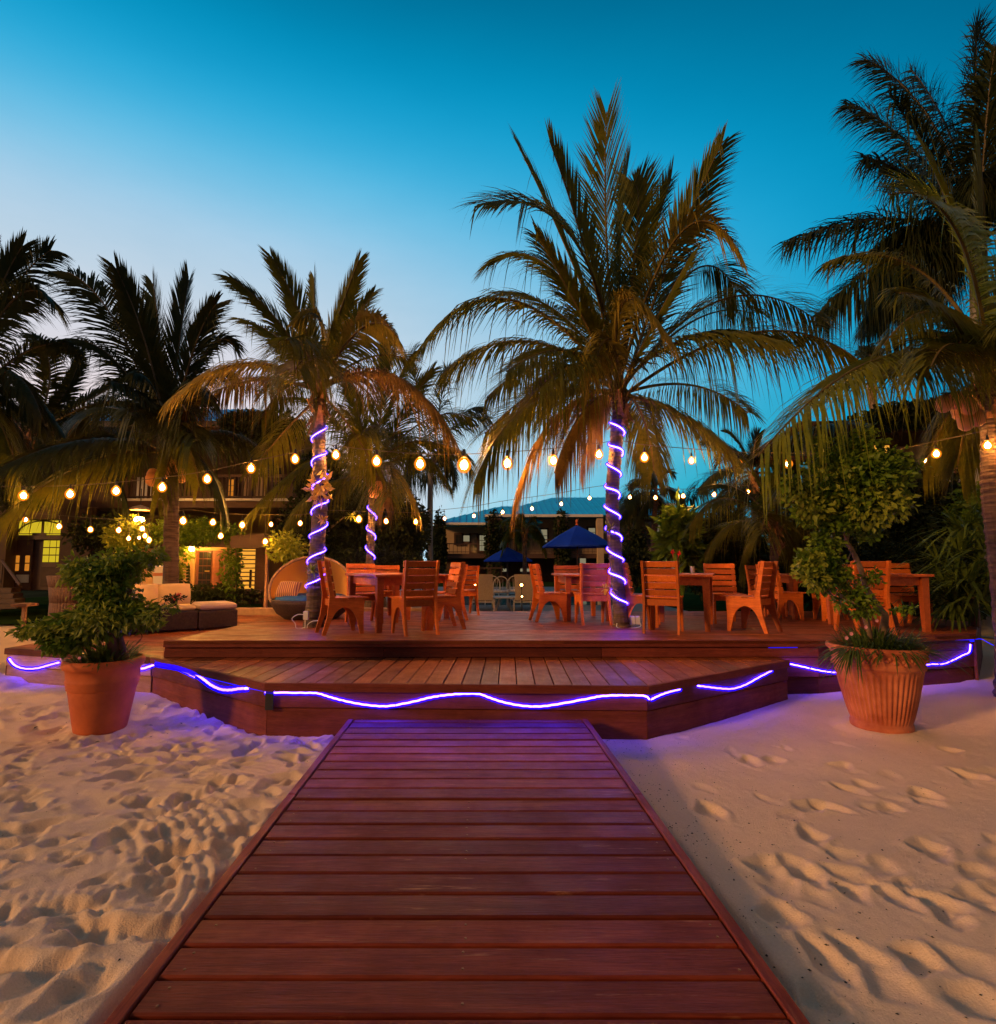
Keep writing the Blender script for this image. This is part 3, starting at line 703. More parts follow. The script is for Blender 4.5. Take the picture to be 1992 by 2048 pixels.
def roof(name, eu0, eu1, ev, ru0, ru1, rv, dy0, depth):
    """hipped roof of raised-rib metal sheets"""
    e0 = Vector((hx(eu0, dy0), HY + dy0, hzz(ev, dy0))); e1 = Vector((hx(eu1, dy0), HY + dy0, hzz(ev, dy0)))
    r0 = hp(ru0, rv, dy0 + depth); r1 = hp(ru1, rv, dy0 + depth)
    b0 = Vector((e0.x, HY + dy0 + 2 * depth, e0.z)); b1 = Vector((e1.x, HY + dy0 + 2 * depth, e1.z))
    mb = MB(); mb.add([e0, e1, r1, r0, b0, b1], [(0, 1, 2, 3), (4, 3, 2, 5), (0, 3, 4), (1, 5, 2), (0, 4, 5, 1)])
    o = mb.build(name, ROOFB, hotel)
    n = (e1 - e0).cross(r0 - e0).normalized(); n = n if n.z > 0 else -n
    up = n.cross(Vector((1, 0, 0))); up = up if up.z > 0 else -up
    k = int((e1.x - e0.x) / .42); H = (r0 - e0).dot(up)
    ribs = MB()
    for i in range(1, k):
        x = e0.x + (e1.x - e0.x) * i / k
        t = 1.0
        if x < r0.x: t = (x - e0.x) / max(1e-6, r0.x - e0.x)
        if x > r1.x: t = min(t, (e1.x - x) / max(1e-6, e1.x - r1.x))
        a = Vector((x, e0.y, e0.z)) + n * .03; ribs.tube([a, a + up * H * t], .035, 4, False)
    for i in range(1, int(depth * 2 / .6)):             # ribs on the left hip
        y = e0.y + i * .6; t = min(i * .6 / depth, 2 - i * .6 / depth)
        if t > 0: a = Vector((e0.x, y, e0.z + .03)); d = (Vector((r0.x, r0.y, r0.z)) - Vector((e0.x, r0.y, e0.z))) * t; ribs.tube([a, a + d], .035, 4, False)
    tag(ribs.build('roof_rib', ROOFB, hotel), kind='stuff'); return o
roof('roof', 60, 900, 630, 585, 700, 505, 0, 4.0)
roof('roof', 450, 1900, 572, 990, 1700, 438, -.2, 5.0)
for u0, u1, z0v in ((80, 150, 650), (475, 580, 600), (1000, 1075, 600), (1530, 1650, 505)):
    panel('wall_pier', (hx(u0), HY), (hx(u1), HY), zF, hzz(z0v), .5, WALLD, hotel)
for u0, u1 in ((1300, 1345), (1880, 1900)):
    panel('wall_pier', (hx(u0), HY), (hx(u1), HY), zF, hzz(600), .4, WALLC, hotel)
for u0, u1, vt in ((155, 400, 790), (585, 990, 760), (1080, 1330, 760), (1680, 1880, 685)):
    railing(hotel, (hx(u0), HY - .05, 0), (hx(u1), HY - .05, 0), hzz(862), hzz(vt), .26)
def pane_win(u0, u1, v0, v1, m, dy=2.6, n=(2, 3), parent=hotel):
    a = (hx(u0, dy), HY + dy); b = (hx(u1, dy), HY + dy); z0, z1 = hzz(v1, dy), hzz(v0, dy)
    fr = MB(); fr.box(((a[0] + b[0]) / 2, a[1] - .02, (z0 + z1) / 2), (b[0] - a[0] + .2, .06, z1 - z0 + .2))
    w = fr.build('window', TRIMD, parent)
    g = MB()
    for i in range(n[0]):
        for j in range(n[1]):
            x0 = a[0] + (b[0] - a[0]) * (i + .06) / n[0]; x1 = a[0] + (b[0] - a[0]) * (i + .94) / n[0]
            y0 = z0 + (z1 - z0) * (j + .05) / n[1]; y1 = z0 + (z1 - z0) * (j + .95) / n[1]
            g.box(((x0 + x1) / 2, a[1] - .06, (y0 + y1) / 2), (x1 - x0, .02, y1 - y0))
    g.build('pane', m, w); return w
pane_win(232, 285, 720, 790, GLASSD, n=(2, 1)); pane_win(290, 342, 725, 775, LITP, n=(1, 1)); pane_win(348, 395, 720, 862, GLASSD, n=(1, 2))
pane_win(415, 468, 725, 845, LITP, n=(3, 3)); pane_win(880, 930, 680, 780, LITP, n=(1, 2)); pane_win(700, 760, 690, 850, GLASSD); pane_win(1240, 1296, 670, 740, LITP, n=(1, 2))
pane_win(1100, 1160, 690, 850, GLASSD); pane_win(1170, 1220, 890, 960, LITP, n=(1, 1), dy=1.95); pane_win(1750, 1850, 640, 800, LITP, n=(2, 1)); pane_win(1660, 1720, 620, 800, GLASSD)
pane_win(530, 620, 978, 1003, LITP, n=(2, 1), dy=1.95); pane_win(720, 795, 978, 1003, LITP, n=(2, 1), dy=1.95)
railing(hotel, (hx(250), HY - 4, 0), (hx(560), HY - 4, 0), .3, hzz(975, -4), .6, TRIMD, name='ground_railing')
# ivy on the piers, one plant each
for i, (u, v, w, lab) in enumerate(((112, 760, .55, 'ivy covered pier at the left corner of the hotel'), (527, 740, .80, 'ivy covered pier between the two blue roofs'), (1037, 740, .6, 'ivy column below the downpipe in the middle of the hotel'), (1590, 720, .95, 'broad ivy column on the hotel beside the white balcony rail'))):
    c = (hx(u), HY - .3, 2.6); me = npmesh('ivy', [clump(c, (w * .75, .45, 2.5), 3800, .22, .35, 1.6, .3, .4, 16, i + 40)], DARKL)
    tag(link('ivy_plant', me), lab, 'ivy', 'ivy on the hotel')

# ---- the long house on the left
LY = 15.0
def lp_(u, v, dy=0): return at(u * .26261, 850 + v * .26261, LY + dy)       # second zoom, origin (0,850)
def lx(u, dy=0): return lp_(u, 900, dy).x
def lz(v, dy=0): return lp_(700, v, dy).z
house = root('left_house', (lx(700), LY, .2), 'dark two storey house with lit arched window and balcony at the left', 'building')
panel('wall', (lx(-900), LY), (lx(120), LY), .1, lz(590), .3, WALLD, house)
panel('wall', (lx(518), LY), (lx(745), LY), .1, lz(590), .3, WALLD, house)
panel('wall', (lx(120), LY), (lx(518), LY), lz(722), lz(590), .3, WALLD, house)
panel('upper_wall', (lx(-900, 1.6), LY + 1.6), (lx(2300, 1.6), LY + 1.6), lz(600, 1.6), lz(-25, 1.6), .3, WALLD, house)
panel('balcony_slab', (lx(640), LY - .3), (lx(2300), LY - .3), lz(640), lz(585), 2.1, TRIMD, house, out=-2.0)
panel('balcony_edge', (lx(990), LY - .42), (lx(2300), LY - .42), lz(592), lz(575), .08, TRIMW, house)
railing(house, (lx(1000), LY - .3, 0), (lx(2300), LY - .3, 0), lz(580), lz(400), .11, TRIMD)
for (u0, u1, v0, v1, m, n) in ((1010, 1100, 380, 580, TRIMW, (3, 1)), (1720, 1760, 420, 560, LITO, (1, 3)), (1835, 1900, 280, 560, WALLC, (1, 1)), (1920, 2010, 300, 560, WALLC, (1, 1)), (1120, 1240, 400, 580, TRIMW, (4, 1)), (1340, 1480, 420, 560, GLASSD, (2, 1)), (2060, 2130, 330, 540, GLASSD, (2, 2))):
    a = (lx(u0, 1.2), LY + 1.24); b = (lx(u1, 1.2), LY + 1.24); g = MB(); z0, z1 = lz(v1, 1.4), lz(v0, 1.4)
    fr = MB().box(((a[0] + b[0]) / 2, a[1] + .02, (z0 + z1) / 2), (b[0] - a[0] + .12, .05, z1 - z0 + .12)).build('window', TRIMD, house)
    for i in range(n[0]):
        for j in range(n[1]):
            g.box((a[0] + (b[0] - a[0]) * (i + .5) / n[0], a[1] - .02, z0 + (z1 - z0) * (j + .5) / n[1]), ((b[0] - a[0]) / n[0] * .86, .02, (z1 - z0) / n[1] * .9))
    g.build('pane', m, fr)
panel('lower_wall', (lx(745, 2.2), LY + 2.2), (lx(2900, 2.2), LY + 2.2), .1, lz(560, 2.2), .2, WALLD, house)
# blue roof behind the palms
rx0, rx1 = at(-200 * K, 800 * K, 14.6).x, at(560 * K, 800 * K, 14.6).x
mb = MB(); e = at(300 * K, 806 * K, 14.5).z; rt = at(300 * K, 776 * K, 17.5).z
mb.add([(rx0 - 2, 14.4, e), (rx1, 14.4, e), (rx1 - 2.2, 18, rt), (rx0 - 2, 18, rt), (rx0 - 2, 21.6, e), (rx1, 21.6, e)], [(0, 1, 2, 3), (3, 2, 5, 4), (1, 5, 2)])
mb.build('roof', ROOFB, house)
MB().box(((rx0 + rx1) / 2 - 1, 18, e - .06), (rx1 - rx0 + 2, 7.1, .05)).build('soffit', TRIMD, house)
rb = MB()
for i in range(46):
    x = rx0 + (rx1 - 2.2 - rx0) * i / 46; rb.tube([(x, 14.4, e + .02), (x, 18, rt + .02)], .03, 4, False)
tag(rb.build('roof_rib', ROOFB, house), kind='stuff')
MB().box(((rx0 + rx1) / 2, 14.38, e - .1), (rx1 - rx0, .06, .16)).build('eave_board', TRIMD, house)
# arched transom and two doors
def lbox(mb, u0, u1, v0, v1, dy, t): mb.box(((lx(u0, dy) + lx(u1, dy)) / 2, LY + dy, (lz(v0, dy) + lz(v1, dy)) / 2), (abs(lx(u1, dy) - lx(u0, dy)), t, abs(lz(v1, dy) - lz(v0, dy)))); return mb
dw = lbox(MB(), 118, 520, 720, 1260, .16, .05).build('door_opening', TRIMD, house)
tw = lbox(lbox(MB(), 128, 313, 728, 838, .10, .02), 322, 512, 728, 838, .10, .02).build('transom_window', LITY, house)
arc = MB(); pts = []
for i in range(17):
    a = math.pi * i / 16; pts.append((lx(318 - 195 * math.cos(a), .05), LY + .05, lz(842 - 112 * math.sin(a), .05)))
arc.tube(pts, .022, 5); lbox(arc, 312, 323, 722, 845, .05, .05); lbox(arc, 120, 515, 826, 832, .05, .02); lbox(arc, 245, 345, 822, 842, .04, .04)
lbox(arc, 112, 524, 843, 872, .03, .1); lbox(arc, 508, 530, 715, 1260, .03, .1); lbox(arc, 104, 124, 715, 1260, .03, .1)
arc.build('window_frame', TRIMD, tw)
for (u0, u1, v0, v1, nx_, nz_, m) in ((330, 482, 876, 1048, 3, 3, LITY), (122, 238, 990, 1115, 3, 2, LITO)):
    d = lbox(MB(), u0 - 28, u1 + 22, 870, 1255, .10, .05).build('door', TRIMD, house)
    for i in range(nx_):
        for j in range(nz_):
            if m is LITO and i == 1: continue
            a = u0 + (u1 - u0) * i / nx_; b = u0 + (u1 - u0) * (i + 1) / nx_; c = v0 + (v1 - v0) * j / nz_; e_ = v0 + (v1 - v0) * (j + 1) / nz_
            lbox(MB(), a + 4, b - 4, c + 4, e_ - 4, .065, .015).build('pane', m, d)
    if m is LITY: lbox(MB(), u0, u1, 1080, 1230, .06, .02).build('lower_panel', DARKW, d)
    else: lbox(MB(), u0 + 20, u1, 1140, 1200, .06, .02).build('lower_panel', TRIMW, d)
railing(house, (lx(-500, -1.5), LY - 1.5, 0), (lx(30, -1.5), LY - 1.5, 0), lz(1215, -1.5), lz(1035, -1.5), .13, TRIMD, name='porch_railing')
MB().tube([(lx(30, -1.5), LY - 1.5, lz(1035, -1.5)), (lx(180, -2.4), LY - 2.4, lz(1220, -2.4))], .035, 6).build('stair_rail', TRIMD, house)
for k in range(4): lbox(MB(), -500, 150 + k * 18, 1240 + k * 40, 1275 + k * 40, -1.3 - k * .3, .3).build('stair_tread', TRIMD, house)
# ---- lit annex behind the pergola
GY = 13.6
def gp(u, v, dy=0): return at(250 + u * .23634, 850 + v * .23634, GY + dy)
def gx(u, dy=0): return gp(u, 1100, dy).x
def gz(v, dy=0): return gp(600, v, dy).z
annex = root('garden_annex', (gx(700), GY, .2), 'orange lit garden room with double wooden doors and slatted screen', 'building')
def gbox(u0, u1, v0, v1, dy, t, ch=0): return MB().box(((gx(u0, dy) + gx(u1, dy)) / 2, GY + dy, (gz(v0, dy) + gz(v1, dy)) / 2), (abs(gx(u1, dy) - gx(u0, dy)), t, abs(gz(v1, dy) - gz(v0, dy))))
gbox(110, 612, 1020, 1500, .12, .2).build('wall', WALLO, annex); gbox(875, 955, 1040, 1500, .12, .2).build('wall', WALLO, annex)
gbox(612, 875, 1020, 1062, .12, .2).build('wall', WALLO, annex); gbox(1185, 1500, 1020, 1600, .5, .2).build('wall', WALLD, annex)
d = gbox(612, 745, 1062, 1390, .06, .06).build('door', DOORW, annex)
for i in range(3):
    for j in range(5): gbox(630 + i * 35, 660 + i * 35, 1075 + j * 60, 1128 + j * 60, .02, .015).build('pane', GLASSD, d)
d = gbox(748, 875, 1062, 1390, .06, .06).build('door', DOORW, annex)
for i in range(2): gbox(765 + i * 50, 805 + i * 50, 1080, 1370, .02, .02).build('lower_panel', DOORW, d)
gbox(682, 720, 1231, 1243, -.01, .02).build('glowing_plate', LITO, annex)  # small orange emissive plate on the doors
gbox(955, 1185, 1050, 1400, .9, .06).build('lit_room', LITW, annex)
for i in range(10): gbox(950, 1120, 1062 + i * 36, 1071 + i * 36, .05, .03).build('slat', TRIMD, annex)
gbox(1112, 1190, 1040, 1500, .1, .12).build('slat_post', DARKW, annex)
gbox(940, 1190, 1395, 1425, -.2, .5).build('step_slab', WALLD, annex)
gbox(100, 1240, 925, 1030, -.5, 1.0).build('lintel', TRIMD, annex)
gbox(900, 1240, 935, 1040, -1.2, .12).build('beam', DARKW, annex)
gbox(1195, 1215, 1000, 1600, -1.2, .1).build('post', RAWW, annex)
gbox(870, 945, 1060, 1500, -.9, .16).build('post', RAWW, annex)
pq = gp(565, 1052, -.45); pl2 = root('added_lamp', pq, 'small warm lamp added under the porch beam to light the orange wall', 'lamp')  # added lamp, stands in for the unseen source on the orange wall
MB().lathe([(.001, .05), (.05, .04), (.06, .0), (.05, -.03), (.001, -.04)], 10, pq).build('lamp_glass', emit('added_lamp_glow', BULB, 500), pl2)
MB().lathe([(.001, .09), (.075, .07), (.08, .05), (.001, .05)], 10, pq).build('lamp_cap', BLACKP, pl2)
# leaf ornaments on the orange wall
lf = MB()
for i in range(6):
    for s in (-1, 1):
        p = gp(505 + s * 9, 1195 + i * 26, 0); lf.add([p, p + Vector((s * .10, -.01, .03)), p + Vector((s * .12, -.01, -.05)), p + Vector((s * .02, -.01, -.05))], [(0, 1, 2, 3)])
tag(lf.build('leaf_ornament', DARKL, annex), kind='stuff')
# bench seen through the screen
bn = root('garden_bench', (gx(1030, .6), GY + .6, gz(1380)), 'dark wooden bench seen behind the lit slatted screen', 'bench')
gbox(985, 1075, 1310, 1325, .55, .3).build('seat', DARKW, bn); gbox(1062, 1078, 1225, 1318, .6, .04).build('backrest', DARKW, bn)
for u in (990, 1062): gbox(u, u + 14, 1322, 1378, .55, .05).build('leg', DARKW, bn)
# pendant lamp under the balcony
pl = root('hanging_lamp', gp(130, 760, -1.0), 'hanging porch lamp with pale cap glowing above the vine', 'lamp')
g = gp(130, 720, -1.0); b = gp(120, 795, -1.0)
MB().lathe([(.001, .12), (.16, .07), (.24, 0), (.22, -.01)], 10, g).build('lamp_cap', plain('lamp_cap', (.6, .42, .22), .6), pl)
MB().lathe([(.001, .05), (.09, .03), (.11, -.03), (.06, -.07), (.001, -.08)], 10, b).build('lamp_glass', emit('lamp_glass', BULB, 260), pl)
MB().tube([g + Vector((0, 0, .1)), g + Vector((0, 0, .5))], .01, 5).build('rod', BLACKP, pl)
# pergola vine glowing round the lamp
for (u, v, rx_, rz_, n, m, lab, sd, dy) in ((30, 930, .55, .42, 1500, BUSHL, 'vine foliage glowing yellow under the porch lamp', 3, -1.2), (560, 900, 1.35, .30, 2600, BUSH, 'vine hanging along the pergola beam above the doors', 4, -1.1), (380, 1210, .30, .36, 500, BUSHL, 'small pale leaved shrub in front of the orange wall', 5, -1.0), (900, 1200, .22, .9, 700, BUSH, 'creeper climbing the post between doors and lit screen', 6, -1.1), (1390, 1010, .55, .38, 900, BUSHL, 'yellow lit shrub leaves right of the lantern post', 7, -1.6), (430, 1080, .35, .4, 500, BUSH, 'dangling creeper left of the double doors', 8, -.6), (700, 1440, 1.6, .25, 1500, DARKL, 'low dark shrubs below the double doors', 9, -1.0)):
    c = gp(u, v, dy); tag(link('vine' if 'vine' in lab or 'creeper' in lab else 'shrub', npmesh('foliage', [clump(c, (rx_, .3, rz_), n, .11, .5, 1.9, .35, .2, 9, sd)], m)), lab, 'vine' if 'vine' in lab or 'creeper' in lab else 'shrub')

# ---- house on the right
RY = 14.0
def rp(u, v, dy=0): return at(1500 + u * .25840, 850 + v * .25840, RY + dy)
def rx(u, dy=0): return rp(u, 300, dy).x
def rz(v, dy=0): return rp(1000, v, dy).z
rh = root('right_house', (rx(1000), RY, .2), 'two storey house with lit windows under a gable behind the potted tree', 'building')
def rbox(u0, u1, v0, v1, dy, t): return MB().box(((rx(u0, dy) + rx(u1, dy)) / 2, RY + dy, (rz(v0, dy) + rz(v1, dy)) / 2), (abs(rx(u1, dy) - rx(u0, dy)), t, abs(rz(v1, dy) - rz(v0, dy))))
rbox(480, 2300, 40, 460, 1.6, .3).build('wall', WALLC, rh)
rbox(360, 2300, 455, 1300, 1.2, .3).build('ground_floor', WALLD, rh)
rbox(365, 560, 780, 1010, .9, .1).build('wall_panel', WALLC, rh)
rbox(1480, 2300, 405, 450, -.2, 1.6).build('balcony_slab', TRIMD, rh)
rbox(1500, 2300, 408, 442, -1.03, .05).build('balcony_edge', TRIMW, rh)
q0, q1 = rp(1520, 300, -1), rp(2300, 300, -1)
railing(rh, (q0.x, RY - 1, 0), (q1.x, RY - 1, 0), rz(415, -1), rz(205, -1), .19, DOORW)
for (u0, u1, v0, v1, m) in ((820, 905, 85, 205, LITW), (945, 1090, 80, 215, LITW), (1400, 1480, 230, 330, LITW), (1620, 1800, 110, 390, LITP), (2000, 2120, 150, 390, GLASSD)):
    w = rbox(u0 - 12, u1 + 12, v0 - 12, v1 + 12, 1.42, .06).build('window', TRIMD, rh)
    for i in range(2): rbox(u0 + (u1 - u0) * i / 2 + 4, u0 + (u1 - u0) * (i + 1) / 2 - 4, v0, v1, 1.37, .02).build('pane', m, w)
# gable end and eaves on its left
a, b, c_ = rp(350, 245, 0), rp(480, 245, 0), rp(470, 90, 0)
MB().add([a, b, c_, a + Vector((0, .3, 0)), b + Vector((0, .3, 0)), c_ + Vector((0, .3, 0))], [(0, 1, 2), (3, 5, 4), (0, 3, 4, 1), (1, 4, 5, 2), (2, 5, 3, 0)]).build('gable', TRIMW, rh)
a, b = rp(40, 250, -1.4), rp(380, -30, -1.4); c_ = rp(2300, -40, -1.4)
MB().add([a, b, c_, rp(2300, 60, -1.4), rp(560, 60, -1.4), a + Vector((1, 5, 0)), b + Vector((1, 5, 0)), c_ + Vector((0, 5, 0))], [(0, 4, 3, 2, 1), (1, 2, 7, 6), (0, 1, 6, 5)]).build('roof', plain('brown_shingle', (.06, .032, .018), .85, .3, 6, .5, spec=.1), rh)
rbox(60, 380, 268, 300, -.5, 1).build('eave_board', DOORW, rh)
# ================================================================== trees behind
def tree(name, lab, c, rad, n, size, m=DARKL, cat='tree', seed=1, trunk=True, lump=14, group='trees and shrubs behind the deck', asp=1.8, rr=.62, bark=BARKS):
    r = root(name, (c[0], c[1], .2), lab, cat, group)
    link('crown' if trunk else 'foliage', npmesh('crown', [clump(c, rad, n, size, rr, asp, .35, .15, lump, seed)], m), r)
    if trunk:
        rt = random.Random(seed); b = MB(); top = Vector((c[0], c[1], c[2]))
        b.tube([(c[0] + .1, c[1], .0), (c[0] - .05, c[1], c[2] * .4), top], [.14, .11, .07], 8)
        for _ in range(7):
            e = Vector((c[0] + rt.uniform(-.8, .8) * rad[0], c[1] + rt.uniform(-.6, .6) * rad[1], c[2] + rt.uniform(-.4, .7) * rad[2])); b.tube([Vector((c[0], c[1], c[2] * rt.uniform(.45, .9))), (e + top) / 2 + Vector((0, 0, -.1)), e], [.06, .04, .015], 6)
        b.build('trunk', bark, r)
    return r
def cen(x, y, Y): p = dat(x, y, Y); return (p.x, p.y, p.z)
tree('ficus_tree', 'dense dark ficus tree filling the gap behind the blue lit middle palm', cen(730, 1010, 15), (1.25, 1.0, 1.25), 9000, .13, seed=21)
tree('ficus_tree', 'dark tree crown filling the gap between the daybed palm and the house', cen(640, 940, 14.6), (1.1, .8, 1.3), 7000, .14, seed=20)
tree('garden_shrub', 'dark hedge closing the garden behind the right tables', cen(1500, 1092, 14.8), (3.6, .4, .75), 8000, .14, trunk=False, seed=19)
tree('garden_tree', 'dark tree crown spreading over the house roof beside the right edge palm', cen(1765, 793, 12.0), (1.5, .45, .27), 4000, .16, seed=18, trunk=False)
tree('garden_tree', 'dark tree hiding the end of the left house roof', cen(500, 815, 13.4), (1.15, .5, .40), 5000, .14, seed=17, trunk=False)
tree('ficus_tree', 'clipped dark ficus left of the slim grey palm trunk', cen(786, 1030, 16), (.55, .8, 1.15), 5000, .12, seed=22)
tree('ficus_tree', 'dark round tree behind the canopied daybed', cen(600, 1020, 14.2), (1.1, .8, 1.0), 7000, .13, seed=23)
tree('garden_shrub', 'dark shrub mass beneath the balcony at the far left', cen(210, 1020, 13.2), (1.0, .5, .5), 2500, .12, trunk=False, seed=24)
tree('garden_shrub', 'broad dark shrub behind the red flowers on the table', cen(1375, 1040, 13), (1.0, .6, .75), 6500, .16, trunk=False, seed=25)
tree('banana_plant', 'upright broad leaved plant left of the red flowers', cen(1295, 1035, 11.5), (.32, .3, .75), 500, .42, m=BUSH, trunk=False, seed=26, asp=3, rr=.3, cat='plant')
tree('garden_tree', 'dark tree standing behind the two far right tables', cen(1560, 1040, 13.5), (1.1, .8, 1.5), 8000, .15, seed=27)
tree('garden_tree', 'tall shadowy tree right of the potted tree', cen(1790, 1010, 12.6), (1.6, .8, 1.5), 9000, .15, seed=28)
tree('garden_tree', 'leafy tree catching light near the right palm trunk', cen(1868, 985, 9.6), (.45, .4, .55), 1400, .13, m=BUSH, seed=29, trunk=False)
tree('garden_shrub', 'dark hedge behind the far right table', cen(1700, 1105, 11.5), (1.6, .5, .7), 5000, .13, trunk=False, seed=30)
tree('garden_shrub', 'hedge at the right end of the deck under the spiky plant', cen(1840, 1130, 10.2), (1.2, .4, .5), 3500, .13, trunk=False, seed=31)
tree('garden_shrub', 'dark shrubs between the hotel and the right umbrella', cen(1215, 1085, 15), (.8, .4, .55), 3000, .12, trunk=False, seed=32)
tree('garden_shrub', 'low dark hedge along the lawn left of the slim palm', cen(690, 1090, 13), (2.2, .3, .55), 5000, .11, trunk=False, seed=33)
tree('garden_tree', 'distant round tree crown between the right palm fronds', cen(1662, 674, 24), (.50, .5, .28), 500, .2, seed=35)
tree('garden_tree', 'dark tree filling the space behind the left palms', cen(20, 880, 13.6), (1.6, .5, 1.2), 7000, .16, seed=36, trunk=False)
# ================================================================== palms
def frond_mesh(P0, P1, P2, m, leaf=.75, n=58, roll=0., grav=.55, wid=.034, seed=0, plumose=False, start=.16, rad=.022, spread=1.0, rib=None, tatter=.08):
    n = int(n * 2.0); wid = wid * .78; leaf = leaf * 1.15; up_ = .9 if (roll > R(45) and not plumose) else 0.
    g = np.random.default_rng(seed); P0, P1, P2 = map(lambda p: np.array(tuple(p), float), (P0, P1, P2))
    s = np.linspace(0, 1, 26)[:, None]
    def B(s): return (1 - s) ** 2 * P0 + 2 * s * (1 - s) * P1 + s * s * P2
    def T(s):
        t = 2 * (1 - s) * (P1 - P0) + 2 * s * (P2 - P1); return t / (np.linalg.norm(t, axis=-1, keepdims=True) + 1e-9)
    L = np.linalg.norm(np.diff(B(s), axis=0), axis=1).sum()
    w = np.cross(P1 - P0, P2 - P0)
    if np.linalg.norm(w) < .05 * L * L: w = np.cross(P2 - P0, [0, 0, 1.])
    w /= np.linalg.norm(w) + 1e-9
    mb = MB(); mb.tube(B(s), [rad * (1.15 - .95 * q) + .003 for q in s[:, 0]], 5, mi=1)
    V0 = np.array(mb.v, float).reshape(-1, 3); parts_v = [V0]; F = [list(f) for f in mb.f]; MI = list(mb.mi)
    u = np.concatenate([np.linspace(start, .985, n)] * 2); u = np.clip(u + g.normal(0, .35 / n, len(u)), start * .9, .995)
    side = np.concatenate([np.ones(n), -np.ones(n)])[:, None]
    keep = g.random(len(u)) > tatter; u = u[keep]; side = side[keep]; uu = u[:, None]
    base = B(uu); t = T(uu); nn = np.cross(w[None], t); nn /= np.linalg.norm(nn, axis=1)[:, None] + 1e-9
    c, sn = math.cos(roll), math.sin(roll); tw = roll
    ww = w[None] * c + nn * sn; n2 = nn * c - w[None] * sn
    if n2[:, 2].mean() < 0: n2 = -n2
    if plumose:
        ph = g.uniform(-1.2, 1.2, len(u))[:, None]; lat = ww * side * np.cos(ph) + n2 * np.sin(ph)
    else: lat = ww * side + n2 * .28
    fwd = .45 + up_ + (1.25 + up_) * uu ** 1.4
    d = lat * spread + t * fwd + g.normal(0, .075, (len(u), 3)); d /= np.linalg.norm(d, axis=1)[:, None]
    q = (u - start) / (1 - start)
    ll = leaf * (.40 + .60 * np.sin((.22 + .66 * q) * math.pi) ** .9) * (1 - .25 * q ** 4) * (.85 + .3 * g.random(len(u)))
    ll = ll[:, None]; gr = np.array([0, 0, -1.]) * (grav * (.6 + .8 * g.random(len(u))))[:, None]
    brk = (g.random(len(u)) < .09)[:, None]
    hw = wid * .5 * (.8 + .4 * g.random(len(u)))[:, None]
    pts = []
    for k, tau in enumerate((0, .3, .62, 1.)):
        p = base + ll * (d * tau * (1 - .18 * grav * tau) + gr * tau * tau)
        if k >= 2: p = p + brk * ll * (tau - .3) * (np.array([0, 0, -.9]) - d * .45)
        pts.append(p)
    wd = np.cross(d, n2); wd /= np.linalg.norm(wd, axis=1)[:, None] + 1e-9
    wd = wd * .8 + n2 * .45 * side
    N_ = len(u); rows = [base - wd * hw * .5, base + wd * hw * .5, pts[1] - wd * hw, pts[1] + wd * hw, pts[2] - wd * hw * .7, pts[2] + wd * hw * .7, pts[3]]
    VL = np.stack(rows, 1).reshape(-1, 3); b = len(V0); i = b + np.arange(N_) * 7
    quads = np.concatenate([np.stack([i, i + 1, i + 3, i + 2], 1), np.stack([i + 2, i + 3, i + 5, i + 4], 1)]); tris = np.stack([i + 4, i + 5, i + 6], 1)
    V = np.concatenate([V0, VL]); faces = F + quads.tolist() + tris.tolist()
    me = bpy.data.meshes.new('frond'); me.from_pydata(V.tolist(), [], faces)
    me.materials.append(m); me.materials.append(rib or (RACHD if m is LEAFD else RACH))
    mi = np.zeros(len(faces), np.int32); mi[:len(F)] = 1; me.polygons.foreach_set('material_index', mi); me.update(); return me
def trunk_path(pts, n=10): return smooth_path(pts, n)
